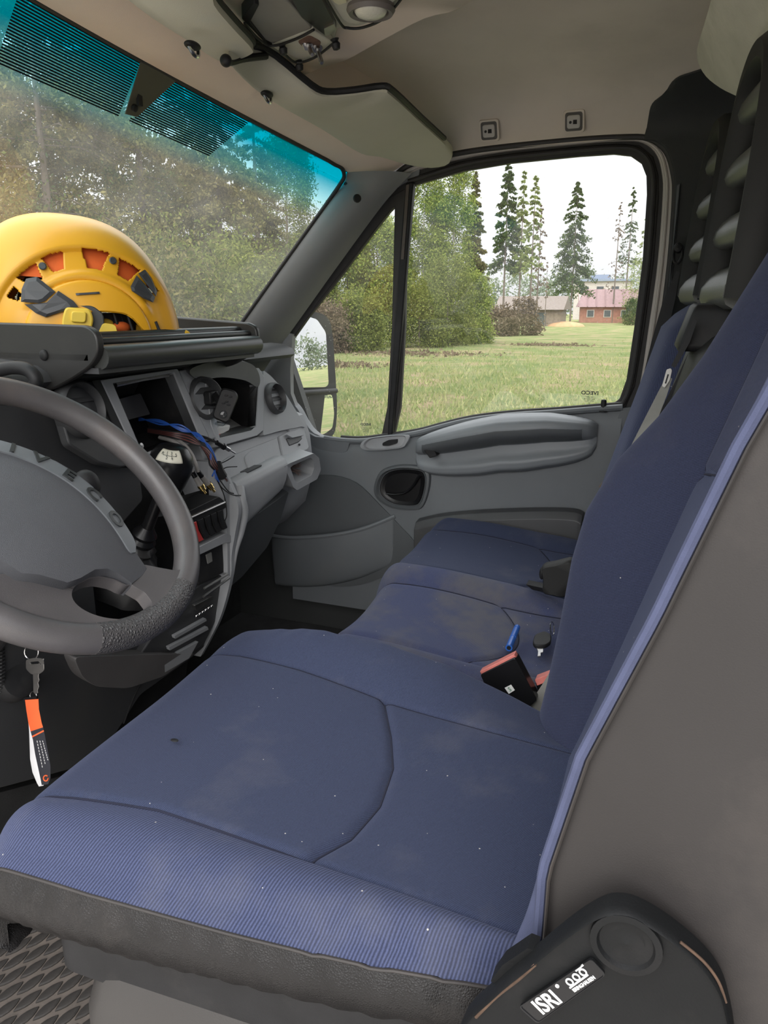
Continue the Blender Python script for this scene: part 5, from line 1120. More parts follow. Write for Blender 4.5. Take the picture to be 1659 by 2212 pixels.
# --- hedge of conifers and bushes close in front of the van (through the windscreen)
def base_dist(py): return (CAM.z-GZ)*F*1.035/(py-665.0)
G1 = 'trees close in front of the van'
wt = [(-60, 9.0, 5.6, 2.0, 'spruce', 'dark spruce at the left edge of the windscreen view'), (120, 8.2, 5.0, 1.9, 'olive', 'olive conifer right behind the yellow helmet in the windscreen'),
      (320, 9.6, 5.4, 1.75, 'olive', 'brownish conifer in the middle of the windscreen view'), (480, 8.8, 4.6, .95, 'olive', 'bushy olive conifer toward the right of the windscreen'),
      (560, 13, 5.6, .8, 'olive', 'narrow olive conifer beside the windscreen pillar')]
for i, (px, dist, h, r, lf, lab) in enumerate(wt):
    make_tree('conifer', gpos(px, 600, dist), lab, 'tree', 'conifer', h, r, (260, 230), .021, lf, group=G1, z0=.03)
for px, dist, h, r, lf, lab in [(60, 15, 7.5, 2.6, 'olive', 'tall brown-olive conifer farther behind the helmet'), (260, 16, 7.0, 2.6, 'spruce', 'tall dark conifer farther behind the middle of the windscreen'), (420, 17, 6.4, 2.0, 'olive', 'farther olive conifer in the right half of the windscreen')]:
    make_tree('conifer', gpos(px, 600, dist), lab, 'tree', 'conifer', h, r, (240, 120), .045, lf, group=G1, z0=.03)
wb = [(30, 7.4, 2.4, 1.2, 'spruce', 'dark green shrub low behind the helmet'), (250, 7.0, 2.2, 1.25, 'olive', 'olive shrub behind the helmet rear vents'), (440, 7.2, 2.3, .85, 'moss', 'green shrub low in the right of the windscreen'), (540, 8.0, 2.3, .5, 'moss', 'yellow-green shrub just left of the windscreen pillar')]
for i, (px, dist, h, r, lf, lab) in enumerate(wb):
    make_tree('shrub', gpos(px, 600, dist), lab, 'shrub', 'bush', h, r, (120, 220), .018, lf, group='shrubs close in front of the van', boughs=False, z0=.02)
# --- seen through the door windows: placed by the foot and top of each plant
def place(px, foot, top): d = base_dist(foot); return gpos(px, foot, d), hpx(px, top, d), d
def plant(name, px, foot, top, wpx, kind, n, size, leaf, lab, cat, group, bark=BARK, **k):
    q, h, d = place(px, foot, top); make_tree(name, q, lab, cat, kind, h, wpx*d/F, n, size, leaf, bark, group, **k)
G2 = 'leafy trees left of the meadow'
for px, foot, top, w_, lf, lab in [(628, 752, 300, 62, 'moss', 'tall olive-green tree behind the windscreen pillar'), (668, 748, 520, 62, 'spring', 'yellow-green tree above the side mirror'), (752, 745, 455, 58, 'spring', 'light green tree in the quarter window'), (815, 748, 470, 55, 'spring', 'bright green tree right behind the window bar'),
      (912, 740, 372, 52, 'spring', 'tall pale green birch just right of the window bar'), (975, 738, 345, 48, 'spring', 'tall yellow-green birch in the left of the main side window')]:
    plant('leafy_tree', px, foot, top, w_, 'bush', (190, 170), .055, lf, lab, 'tree', G2, PALE if 'birch' in lab else BARK, z0=.04)
plant('spruce_tree', 1018, 736, 372, 42, 'conifer', (260, 130), .07, 'olive', 'dark olive spruce at the right end of the leafy clump', 'tree', G2, z0=.03)
plant('spruce_tree', 940, 738, 420, 40, 'conifer', (240, 120), .07, 'spruce', 'dark spruce among the pale birches', 'tree', G2, z0=.03)
for px, foot, top, w_, lf, lab in [(700, 765, 660, 55, 'brown', 'dry brown shrub beside the side mirror'), (905, 752, 600, 60, 'moss', 'dark green shrub at the foot of the birches'), (965, 748, 560, 58, 'moss', 'light green shrub at the meadow edge'), (1024, 742, 600, 40, 'spring', 'fresh green bush at the right end of the clump'), (780, 762, 640, 58, 'moss', 'olive shrub low in the quarter window')]:
    plant('shrub', px, foot, top, w_, 'bush', (110, 130), .050, lf, lab, 'shrub', 'shrubs along the meadow', boughs=False, z0=.02)
G3 = 'tall thin trees across the meadow'
for px, foot, top, w_, n, lf, lab, z0 in [(1085, 716, 352, 56, (130, 34), 'spruce', 'tall half-bare spruce, leftmost of the thin group', .35), (1118, 716, 372, 40, (80, 22), 'larch', 'pale larch second in the thin group', .35), (1142, 714, 378, 38, (70, 22), 'larch', 'light green larch third in the thin group', .40), (1157, 712, 440, 30, (46, 8), 'brown', 'bare thin trunk, rightmost of the thin group', .3),
      (1231, 698, 394, 62, (190, 60), 'spruce', 'full dark spruce standing alone in the middle of the meadow view', .22), (1176, 706, 560, 8, (14, 3), 'brown', 'short leaning bare stem right of the thin group', .4),
      (1322, 695, 438, 32, (46, 9), 'brown', 'bare thin pine, left one of the right-hand pair', .25), (1347, 694, 404, 34, (80, 22), 'spruce', 'thin pine with green top, right one of the right-hand pair', .4), (1378, 694, 470, 36, (56, 16), 'larch', 'sparse pale tree at the right window edge', .25)]:
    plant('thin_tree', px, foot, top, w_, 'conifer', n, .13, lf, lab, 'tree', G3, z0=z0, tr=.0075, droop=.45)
for px, foot, top, w_, lf, lab in [(1075, 722, 665, 40, 'brown', 'brown thicket at the foot of the thin trees'), (1130, 720, 650, 36, 'brown', 'brown brush right of the thin trunks'), (1385, 696, 560, 38, 'larch', 'pale green bush at the right window edge'), (1372, 698, 650, 22, 'spruce', 'dark shrub beside the red house')]:
    plant('shrub', px, foot, top, w_, 'bush', (60, 60), .10, lf, lab, 'shrub', 'shrubs far across the meadow', boughs=False, z0=.02)
# hazy forest along the horizon, all round
pf = []
for az in np.linspace(-180, 180, 150):
    d0 = 190+rng.uniform(-20, 20); x = CAM.x+d0*math.cos(math.radians(az)); y = d0*math.sin(math.radians(az)); h = rng.uniform(8, 13)*(1 if -30 < az < 30 else .6)
    p = bush_pts(h, 5.5, 32, 40, .0); pf.append(p+np.array([x, y, gz(x, y)-.5]))
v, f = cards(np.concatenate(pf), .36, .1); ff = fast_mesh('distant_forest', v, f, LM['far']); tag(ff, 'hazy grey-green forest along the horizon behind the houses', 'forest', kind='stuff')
# unseen pale ground added on the driver side to bounce light into the cab
gv = MB().grid(lambda u, v: (lambda x, y: V(x, y, gz(x, y)+.03))(lerp(-14, .2, u), lerp(-8, 5.2, v)), 20, 20); build('bounce_ground', gv, mat('pale_bounce_ground', (.50, .465, .42), .95, .15, 3, .5, 60, bdist=.01), kind='structure', label='unseen pale ground added beside the driver door to bounce light in')
# house
hb = gpos(1300, 690, 100); hd = thing('house', hb, 'long low red-brick house with a maroon roof', 'house')
ux = V(.16, -.987, 0).normalized(); uy = V(.987, .16, 0)
def hp(a, b, z): return hb + ux*a + uy*b + V(0, 0, z)
brick = mat('red_brick', (.33, .15, .115), .9, .15, 3, .2, 60); roofm = mat('maroon_roof_sheet', (.25, .155, .155), .7, .08, 4, .1, 30); wallw = mat('pale_render', (.50, .45, .42), .9)
a0, a1, bd, zw, zr = -2.6, 8.5, 6.5, 2.05, 4.1
build('wall', MB().prism([hp(a0, 0, -.6), hp(a1, 0, -.6), hp(a1, bd, -.6), hp(a0, bd, -.6)], (0, 0, zw+.6)), brick, hd, smooth=0)
build('roof', MB().prism([hp(a0-.5, -.6, zw-.12), hp(a0+.4, bd/2, zr), hp(a0-.5, bd+.6, zw-.12)], ux*(a1-a0+1)), roofm, hd, smooth=0)
for k in range(12):
    a = a0-.3+k*(a1-a0+.6)/11; p0, p1 = hp(a-.0, -.62, zw-.06), hp(a+.02, bd/2-.05, zr+.04); build('roof_rib', MB().tube([p0, p1], .05, 5), roofm, hd, smooth=0)
for a in (-1.4, .6, 2.6, 4.4, 6.4):
    w_ = build('window', MB().box(hp(a, -.03, 1.15), (.10, .9, .9), Matrix.Rotation(.16, 3, 'Z')), wallw, hd, smooth=0)
    build('pane', MB().box(hp(a, -.08, 1.15), (.06, .72, .74), Matrix.Rotation(.16, 3, 'Z')), mat('dark_pane', (.06, .07, .08), .2) if 'dark_pane' not in bpy.data.materials else bpy.data.materials['dark_pane'], w_, smooth=0)
build('gable_panel', MB().prism([hp(a0-.1, .5, zw), hp(a0-.1, bd-.5, zw), hp(a0-.1, bd/2, zr-.5)], ux*-.1), wallw, hd, smooth=0)
hb2 = gpos(1278, 680, 125); h2 = thing('house', hb2, 'pale block with flat blue-grey roof behind the maroon roof', 'house')
build('wall', MB().box(hb2+V(0, -1.5, 2.8), (5, 8, 5.6)), wallw, h2, smooth=0)
build('roof', MB().prism([hb2+V(-3, -6, 5.6), hb2+V(3, -6, 5.6), hb2+V(3, 3, 5.6), hb2+V(-3, 3, 5.6)], (0, 0, .3)), mat('blue_grey_roof', (.20, .24, .32), .6), h2, smooth=0)
build('roof_box', MB().box(hb2+V(0, -1, 6.2), (2, 2.6, .8)), bpy.data.materials['blue_grey_roof'], h2, smooth=0)
for k in range(3): build('window', MB().box(hb2+V(-2.52, -3.5+2.2*k, 4.3), (.08, 1.0, 1.1)), bpy.data.materials['dark_pane'], h2, smooth=0)
hb3 = gpos(1150, 690, 86); h3 = thing('barn', hb3, 'weathered brown barn behind the thin trunks', 'barn')
bw = mat('weathered_boards', (.19, .15, .125), .9, .2, 4)
build('wall', MB().box(hb3+V(0, 0, .9), (4, 6.5, 1.9)), bw, h3, smooth=0)
build('roof', MB().prism([hb3+V(-2.6, -3.7, 1.7), hb3+V(0, -3.7, 3.1), hb3+V(2.6, -3.7, 1.7)], (0, 7.4, 0)), mat('rusty_roof', (.19, .155, .135), .8), h3, smooth=0)
build('door', MB().box(hb3+V(-2.03, -1, .7), (.06, 1.6, 1.4)), bpy.data.materials['dark_pane'], h3, smooth=0)
mbm = MB().ell(gpos(1222, 692, 84)+V(0, 0, 0), (1.6, 2.0, .55)); build('sand_mound', mbm, mat('sand', (.46, .28, .15), .95, .15, 2), label='orange sand mound in front of the red house', cat='mound')
for x, y, dd, s, lab in ((1190, 743, 37, .5, 'dry grass heap on the meadow below the lone spruce'), (705, 790, 23, .5, 'dry grass heap beside the side mirror'), (885, 765, 29, .8, 'pale dry grass heap right of the window bar')):
    q = gpos(x, y, dd); pts = rng.normal(size=(900, 3))*np.array([s, s*1.8, .05]); pts[:, 2] = np.abs(pts[:, 2]); t = thing('grass_heap', q, lab, 'grass heap', 'dry grass heaps on the meadow'); v, f = cards(pts, .10, 0); fast_mesh('dry_stalks', v, f, LM['brown'], t)
# grass tufts over the near meadow
n = 26000; d0 = 9+np.abs(rng.normal(size=n))*12; az = np.radians(rng.uniform(-12, 42, n)); c = np.stack([CAM.x+d0*np.cos(az), d0*np.sin(az), np.zeros(n)], 1)
c[:, 2] = [gz(a, b) for a, b in c[:, :2]]
h_ = rng.uniform(.05, .13, (n, 1)); w_ = rng.uniform(.01, .025, (n, 1)); th = rng.uniform(0, 6.28, n); dx = np.stack([np.cos(th), np.sin(th), 0*th], 1); ln = rng.normal(size=(n, 3))*np.array([.04, .04, 0])
v = np.stack([c-dx*w_, c+dx*w_, c+ln+np.array([0, 0, 1])*h_], 1).reshape(-1, 3)
gt = fast_mesh('meadow_grass', v, np.arange(n*3).reshape(-1, 3), leafmat('grass_blades', (.19, .25, .085), (.40, .385, .19), .35), tri=True)
tag(gt, 'short green grass blades covering the near meadow', 'grass', kind='stuff')
# ================================================================ shelf on the dashboard
sh = thing('dashboard_shelf', (.08, 1.10, .955), 'black shelf tray with side plates fixed on top of the dashboard', 'shelf')
XL, XRr = -.19, .335
lp = roundpoly(PL([(-260, 690), (0, 697), (185, 703), (208, 720), (213, 760), (196, 792), (150, 822), (108, 844), (40, 850), (-200, 850)], X=XL), [.01, 0, .012, .012, .015, .02, .02, .02, .02, .01])
build('side_plate', MB().prism(lp, (.016, 0, 0)), M['shelf'], sh, bevel=.003)
rp_ = roundpoly(PL([(330, 680), (535, 697), (554, 706), (558, 745), (545, 764), (505, 788), (480, 795), (462, 786), (456, 766), (330, 775)], X=XRr), [.01, .004, .012, .02, .02, .02, .015, .01, .01, .01])
build('side_plate', MB().prism(rp_, (.014, 0, 0)), M['shelf'], sh, bevel=.004)
yfr = P(213, 745, X=XL).y+.004
build('tray_board', MB().box(((XL+XRr)/2, yfr+.19, .968), (XRr-XL, .34, .014)), M['shelf'], sh, bevel=.002)
for dy, z0, r_, m in ((.0, .968, .021, 'rail'), (.018, .992, .008, 'shelf'), (.045, .999, .010, 'shelf')):
    build('front_rail', MB().tube([V(XL+.016, yfr+.012+dy, z0), V(XRr, yfr+.012+dy, z0)], r_, 14), M[m], sh)
build('under_panel', MB().box(((XL+XRr)/2, yfr+.06, .945), (XRr-XL-.02, .10, .01)), M['dashdark'], sh)
build('plate_screw', MB().ell(P(95, 767, X=XL-.001), (.006, .009, .010)), M['black'], sh)
# ================================================================ helmet
hc0 = V(-.002, 1.163, .9985)
vdir = (CAM-hc0); vdir.z = 0; vdir.normalize(); lx = V(0, 0, 1).cross(vdir).normalized()   # lx: to the image right, vdir: toward the viewer
hm = thing('safety_helmet', hc0, 'yellow safety helmet with side vents lying on the dashboard shelf', 'helmet')
lz_ = V(0, 0, 1); pitch = math.radians(-4); fx = lx*math.cos(pitch)+lz_*math.sin(pitch); fz = lz_*math.cos(pitch)-lx*math.sin(pitch); fy_ = vdir
def hloc(a, b, c): return hc0 + fx*a + fy_*b + fz*c
A_, B_, H_ = .194, .128, .219
def shell(th, ph, k=1.0):
    """th around, ph 0 (rim) .. pi/2 (crown)"""
    ca, sa = math.cos(th), math.sin(th); cp, sp = math.cos(ph), math.sin(ph)
    e = .86; a = A_*k*math.copysign(abs(ca)**e, ca)*cp**.80; b = B_*k*math.copysign(abs(sa)**e, sa)*cp**.80; c = H_*k*sp
    a += .010*(1-sp)*(1 if ca > 0 else .3)*abs(ca)**2 - .012*sp
    return a, b, c
def side_r(a, c):   # polar about the ear point, in side view
    return math.hypot(a-.03, c+.012)/1.20, math.atan2(c+.012, a-.03)
def rimz(a, b):      # lower edge: cut up over the ears
    return .048*math.exp(-((a-.062)/.062)**4) + .0*b
NTH, NPH = 400, 170
verts = []; faces = []
for j in range(NPH+1):
    ph = (j/NPH)*math.pi/2*.999
    for i in range(NTH):
        th = 2*math.pi*i/NTH; a, b, c = shell(th, ph)
        sidew = sm(abs(b)/max(.001, B_), .30, .62); r_, an = side_r(a, c)
        # side panel recessed below an arched ridge; raised lower band
        rec = -.010*sidew*sm(.148-r_, 0, .006) + .006*sidew*math.exp(-((r_-.105)/.006)**2)*sm(c, .04, .07) + .007*sidew*sm(.098-r_, 0, .005)
        ridge = .004*math.exp(-((b)/.02)**2)*sm(c, .12, .2)
        n = V(a/A_**2, b/B_**2, c/H_**2).normalized(); d = rec+ridge
        # lower edge
        zl = rimz(a, b)*sidew; c2 = c if c > zl else zl
        verts.append(hloc(a+n.x*d, b+n.y*d, c2+n.z*d))
def hole(a, b, c):
    if abs(b) < .25*B_: return False
    r_, an = side_r(a, c)
    for ang, w, r0, r1 in ((148, 4, .120, .137), (131, 7, .116, .143), (112.5, 6, .118, .145), (86, 7.5, .116, .146), (64, 6.5, .118, .145), (44, 4, .122, .142)):
        dd = abs(math.degrees(an)-ang); ww = w*lerp(.72, 1.12, (r_-r0)/(r1-r0))
        if r0 < r_ < r1 and dd < ww: return True
    return False
for j in range(NPH):
    for i in range(NTH):
        k = (i+1) % NTH; a, b, c = shell(2*math.pi*(i+.5)/NTH, (j+.5)/NPH*math.pi/2)
        sidew = sm(abs(b)/B_, .30, .62)
        if c < rimz(a, b)*sidew-.004: continue
        if hole(a, b, c): continue
        faces.append((j*NTH+i, j*NTH+k, (j+1)*NTH+k, (j+1)*NTH+i))
mb = MB(); mb.v = verts; mb.f = faces; build('helmet_shell', mb, M['helmet'], hm, smooth=50, solid=-.0035)
# liner and headband inside
loops = []
for j in range(12):
    ph = j/11*1.5; loops.append([hloc(*shell(2*math.pi*i/40, ph, .90)) for i in range(40)])
loops = [[p for p in l] for l in loops]
build('orange_liner', MB().loft(loops[4:], caps=True), M['orange'], hm, smooth=60)
band = [hloc(.120*math.cos(t), .090*math.sin(t), .022+.010*math.sin(2*t)) for t in [6.283*k/40 for k in range(41)]]
build('headband', MB().ribbon(band, fz*.016, .004), M['blackstrap'], hm)
for k in range(6):
    t = .35+k*.42; build('harness_strap', MB().ribbon(spline([hloc(.118*math.cos(t), .090*math.sin(t), .03), hloc(.105*math.cos(t+.1), .084*math.sin(t+.1), .08), hloc(.06*math.cos(t), .05*math.sin(t), .15)], 4), fx*.007, .002), M['blackstrap'], hm)
for k in range(5):
    a_ = .045+.026*k; build('headband_tooth', MB().tube([hloc(a_, .100-.004*k, .052-.004*k), hloc(a_+.010, .100-.004*k, .012)], .003, 6), M['black'], hm)
for c_, m in (((.02, .086, .030), 'orange'), ((.055, .088, .024), 'helmet2'), ((.085, .084, .020), 'orange')): build('padding', MB().ell(hloc(*c_), (.022, .012, .012)), M[m], hm)
# accessory clips, front and rear of the side
def facet(name, pts2, m, out, par=hm, h=.006, sh_=(0, 0)):
    """a thin faceted plate lying on the near side of the shell: pts (a, c) in side view"""
    def on(a, c):
        best = None; cc = min(.99, max(.01, c/H_)); ph = math.asin(cc); cp = math.cos(ph)**.80
        aa = a+.012*cc; q = min(.995, abs(aa)/(A_*cp)); th = math.acos(q**(1/.86)); return V(a, B_*math.sin(th)**.86*cp, c)
    pts2 = [(a+sh_[0], c+sh_[1]) for a, c in pts2]; lp = [on(a, c) for a, c in pts2]; L0 = [hloc(p.x, p.y+out-.004, p.z) for p in lp]; cen = sum(L0, Vector())/len(L0)
    L1 = [p+fy_*h for p in L0]; cen1 = sum(L1, Vector())/len(L1); L2 = [cen1+(p-cen1)*.72+fy_*h*.6 for p in L1]
    return build(name, MB().loft([L0, L1, L2]), m, par, smooth=0)
facet('rear_clip', [(-.108, .085), (-.090, .090), (-.060, .066), (-.078, .048), (-.088, .044), (-.118, .044), (-.116, .066)], M['clip'], .004, sh_=(.030, .012))
facet('rear_clip', [(-.075, .046), (-.055, .068), (-.030, .052), (-.022, .042), (-.048, .032), (-.078, .020), (-.094, .026), (-.112, .040), (-.090, .043)], M['clip'], .006, sh_=(.030, .012))
facet('front_clip', [(.108, .098), (.122, .108), (.134, .092), (.144, .068), (.141, .058), (.124, .078)], M['clip'], .004, sh_=(.010, .026))
facet('front_clip', [(.104, .094), (.122, .076), (.139, .056), (.134, .046), (.116, .052), (.094, .064), (.092, .072)], M['clip'], .006, sh_=(.010, .026))
facet('ridge_slot', [(.004, .078), (.045, .084), (.046, .080), (.005, .074)], M['clip'], .006, h=.002)
for ang, rr in ((121, .130), (75, .134)):
    a_, c_ = .03+1.2*rr*math.cos(math.radians(ang)), -.012+1.2*rr*math.sin(math.radians(ang)); facet('vent_pin', [(a_+.007*math.cos(t), c_+.007*math.sin(t)) for t in [6.283*k/12 for k in range(12)]], M['clip'], .000, h=.003)
# chin strap buckle
bk = hloc(.004, B_-.002, .022); bR = Matrix((fx, fy_, fz)).transposed()
build('buckle_body', MB().prism(roundpoly([bk+fx*a+fz*c for a, c in ((-.026, -.022), (.022, -.022), (.030, .012), (.024, .030), (-.018, .030), (-.024, .010))], .007), fy_*.014), M['helmet2'], hm, bevel=.003)
build('buckle_button', MB().prism(roundpoly([bk+fx*a+fz*c+fy_*.013 for a, c in ((-.010, .004), (.016, .004), (.018, .024), (-.008, .024))], .006), fy_*.007), M['helmet2'], hm, bevel=.002)
build('buckle_slot', MB().box(bk+fx*-.001-fz*.010+fy_*.013, (.034, .006, .010), bR), M['clip'], hm, bevel=.002)
build('buckle_back', MB().prism(roundpoly([bk+fx*a+fz*c-fy_*.010 for a, c in ((-.050, -.02), (.05, -.02), (.048, .022), (.03, .036), (-.02, .036), (-.048, .01))], .008), fy_*.009), M['clip'], hm, bevel=.002)
build('buckle_tab', MB().prism(roundpoly([bk+fx*a+fz*c for a, c in ((.034, -.02), (.072, -.014), (.068, .004), (.046, .006))], .006), fy_*.010), M['helmet2'], hm, bevel=.002)
gf = thing('work_glove', hloc(.185, .02, -.0), 'yellow glove tips poking out from under the helmet brim', 'glove')
for k, (da, db, r_) in enumerate(((0, 0, .013), (-.004, .030, .012), (.006, -.026, .012))):
    build('glove_finger', MB().tube(spline([hloc(.12+da, db, .016), hloc(.17+da, db, .014), hloc(.212+da, db-.004, .012), hloc(.230+da, db-.006, .010)], 5), [r_]*11+[r_*.95, r_*.85, r_*.65, r_*.45, r_*.15][:5], 10), mat('yellow_glove', (.86, .50, .03), .8, .08, 30, .2, 300) if k == 0 else bpy.data.materials['yellow_glove'], gf, smooth=70)
# ================================================================ cables hanging out of the radio slot
def cab(name, pts, r, m, par, n=6): return build(name, MB().tube(spline([P(x, y, Y=Y) for x, y, Y in pts], n), r, 8), m, par)
wh = thing('wire_harness', P(460, 960, Y=.97), 'bundle of blue and dark cables hanging from the radio slot', 'wiring')
for k in range(6):
    o = (k-2.5)*2.6*(1+.6*math.sin(k*2.1))
    cab('blue_cable', [(300, 905+o*.6, 1.12), (345, 912-o*.8, 1.05), (392, 925+o, .995), (430, 943-o*.9, .97), (452, 968+o*.9, .955), (462-o*.9, 1000, .945), (466+o*1.2, 1035+o, .94)], .0015, M['bluewire'], wh)
for k in range(7):
    o = (k-3)*2.8
    cab('dark_cable', [(320, 930+o*.5, 1.10), (370, 938+o*.6, 1.02), (415, 950+o, .985), (448, 976-o*.9, .958), (462+o*.9, 1005, .942), (478+o*.7, 1022, .945), (488+o*.3, 1036+o*.5, .94)], .0022, M['redwire'] if k % 2 else M['black'], wh)
for pts in ([(476, 1020, .945), (488, 1010, .94), (512, 1008, .935)], [(470, 1030, .945), (492, 1060, .935), (505, 1066, .93)], [(468, 1036, .945), (484, 1070, .94), (490, 1110, .93), (484, 1128, .93)], [(470, 1034, .945), (478, 1052, .94), (500, 1068, .93), (520, 1070, .925)], [(474, 1002, .945), (488, 996, .94), (506, 985, .935)]):
    cab('loose_wire', pts, .0012, M['black'], wh)
cab('tape_wrap', [(468, 1000, .946), (474, 1016, .944), (482, 1030, .942)], .010, M['black'], wh)
rc = thing('phono_cable', P(430, 1000, Y=.96), 'pair of grey audio leads with gold phono plugs', 'cable')
for o, ex in ((0, 0), (12, 4)):
    cab('lead', [(345+o, 945, 1.06), (378+o, 955, 1.0), (398+o, 975, .97), (410+o, 1000, .955), (416+o, 1020, .95)], .0042, M['greycable'], rc)
    p0, p1 = P(416+o, 1020, Y=.95), P(444+o*1.3+ex, 1066-ex, Y=.935); d = (p1-p0)
    for q, (f0, f1, r_, m) in enumerate(((0, .25, .006, 'blackgloss'), (.22, .62, .0062, 'greycable'), (.6, .72, .0075, 'gold'), (.72, .84, .006, 'gold'), (.84, 1.0, .0028, 'gold'))):
        build('plug_segment' if q < 2 else 'gold_plug', MB().tube([p0+d*f0, p0+d*f1], r_, 12), M[m], rc)
ap = thing('aerial_plug', P(480, 965, Y=.955), 'black aerial lead ending in a metal plug', 'cable')
cab('lead', [(400, 935, 1.0), (440, 944, .98), (462, 953, .965), (470, 957, .96)], .0028, M['black'], ap)
p0, p1 = P(468, 956, Y=.961), P(508, 979, Y=.945); d = p1-p0
for f0, f1, r_, m, nm in ((0, .35, .0058, 'blackgloss', 'sleeve'), (.33, .42, .0072, 'blackgloss', 'sleeve'), (.42, .68, .0048, 'steel', 'plug_barrel'), (.68, 1, .0018, 'steel', 'plug_tip')): build(nm, MB().tube([p0+d*f0, p0+d*f1], r_, 12), M[m], ap)
# ================================================================ gadget on the vent, bits in the cubby
gd = thing('vent_gadget', P(480, 880, Y=.97), 'black remote-shaped gadget with a clear tip mounted on the middle air vent', 'gadget')
gc = P(487, 876, Y=.955); gn = (CAM-gc).normalized(); gx = V(0, 0, 1).cross(gn).normalized(); gy = gn.cross(gx); rot = math.radians(-20); ga = gx*math.cos(rot)+gy*math.sin(rot); gb_ = gy*math.cos(rot)-gx*math.sin(rot)
def gl2(s, h, w=.0205, l=.038): return roundpoly([gc+ga*a*w*s+gb_*b*l*s+gn*h for a, b in ((-1, -.9), (.8, -1), (1.05, .75), (.5, 1), (-.9, .95))], .009)
build('gadget_body', MB().loft([gl2(.92, -.010), gl2(1, -.006), gl2(1, .004), gl2(.9, .009)]), M['black'], gd, smooth=40)
for a, b in ((-.3, .6), (.3, .6), (0, .25), (-.35, .1), (.35, .1)): build('button', MB().ell(gc+ga*a*.016+gb_*b*.036+gn*.009, (.0045, .0045, .002), nu=10, nv=6), M['dashdark'], gd)
build('clear_tip', MB().lathe([(0, .007), (.006, .006), (.0095, .001), (.0095, -.004), (0, -.004)], gc-gb_*.020+ga*.001+gn*.008, gn, 16), M['clear'], gd); build('clear_tip_back', MB().lathe([(0, .001), (.0085, .001), (.0085, -.002), (0, -.002)], gc-gb_*.020+ga*.001+gn*.006, gn, 16), M['white'], gd)
build('mount_arm', MB().tube([gc-gn*.006-ga*.006, vM+V(.02, -.01, .005), vM], [.008, .010, .012], 12), M['black'], gd)
build('mount_clamp', MB().box(vM+V(.012, -.006, .0), (.035, .02, .03)), M['black'], gd, bevel=.004)
gbot = P(474, 902, Y=1.0); sc_b = thing('glass_trinket', gbot, 'clear faceted glass trinket in the dash cubby under the gadget', 'trinket'); build('faceted_glass', MB().lathe([(0, -.016), (.017, -.014), (.022, .0), (.016, .014), (0, .018)], gbot, (0, -.4, 1), 7), M['clear'], sc_b, smooth=0); build('glass_core', MB().ell(gbot, (.010, .010, .009), nu=8, nv=6), M['white'], sc_b, smooth=0)
cr_ = P(475, 938, Y=1.03); ct_ = thing('paper_scrap', cr_, 'white and red crumpled wrapper at the left end of the dash cubby', 'wrapper'); build('white_fold', MB().prism(PL([(455, 936), (474, 922), (498, 918), (496, 930), (470, 944)], Y=1.03), (0, .03, .004)), M['paper'], ct_, bevel=.003); build('red_fold', MB().prism(PL([(455, 942), (470, 938), (484, 938), (480, 948), (458, 950)], Y=1.025), (0, .03, .002)), M['red'], ct_, bevel=.003)
# ================================================================ ignition key with lanyard
ky = thing('ignition_key', P(75, 1440, X=-.42), 'silver house key on a ring with an orange and black lanyard below the steering wheel', 'key')
kX = -.425
def kp(x, y): return P(x, y, X=kX)
ring_ = [kp(68+15*math.cos(t), 1408+16*math.sin(t)) for t in [6.283*k/24 for k in range(25)]]; build('key_ring', MB().tube(ring_, .0011, 6), M['chrome'], ky)
build('key_bow', MB().ring(roundpoly([kp(x, y) for x, y in ((58, 1424), (76, 1420), (96, 1422), (98, 1446), (88, 1455), (70, 1456), (58, 1444))], .004, 3), [p for p in resample(roundpoly([kp(x, y) for x, y in ((67, 1429), (86, 1427), (86, 1433), (68, 1434))], .0015, 3), 28)], (-.002, 0, 0)), M['steel'], ky, bevel=.0004)
build('key_head', MB().prism([kp(x, y) for x, y in ((60, 1436), (97, 1434), (97, 1446), (88, 1454), (70, 1455), (59, 1444))], (-.0022, 0, 0)), M['steel'], ky, bevel=.0004)
build('key_blade', MB().prism([kp(x, y) for x, y in ((73, 1452), (86, 1452), (85, 1462), (87, 1468), (84, 1474), (86, 1482), (83, 1490), (84, 1496), (78, 1499), (74, 1494))], (-.0020, 0, 0)), M['steel'], ky, bevel=.0004)
build('strap_clamp', MB().prism([kp(x, y) for x, y in ((54, 1506), (82, 1502), (82, 1510), (54, 1514))], (-.003, 0, 0)), M['blackgloss'], ky)
build('split_ring', MB().tube([kp(72+7*math.cos(t), 1502+8*math.sin(t)) for t in [6.283*k/16 for k in range(17)]], .0010, 6), M['chrome'], ky)
def strap(name, pairs, m, off): 
    loops = [[P(xa, y, X=kX+off), P(xb, y2, X=kX+off), P(xb, y2, X=kX+off+.0015), P(xa, y, X=kX+off+.0015)] for xa, y, xb, y2 in pairs]; return build(name, MB().loft(loops), m, ky, smooth=60)
strap('orange_strap', [(54, 1512, 83, 1510), (57, 1535, 84, 1532), (62, 1565, 90, 1562), (66, 1580, 93, 1571)], M['orangestrap'], -.004)
strap('black_strap', [(66, 1580, 93, 1571), (71, 1598, 96, 1584), (76, 1630, 103, 1622), (83, 1662, 109, 1655), (88, 1685, 109, 1680), (90, 1696, 104, 1694)], M['blackstrap'], -.0042)
strap('white_strap_back', [(60, 1545, 70, 1545), (63, 1580, 74, 1580), (64, 1610, 80, 1610), (65, 1640, 86, 1640), (70, 1668, 90, 1668), (80, 1692, 94, 1694), (84, 1699, 94, 1697)], mat('white_webbing', (.66, .66, .67), .8), .003)
strap('strap_stripe', [(69, 1590, 94, 1577), (70, 1593, 95, 1580)], M['orangestrap'], -.0046)
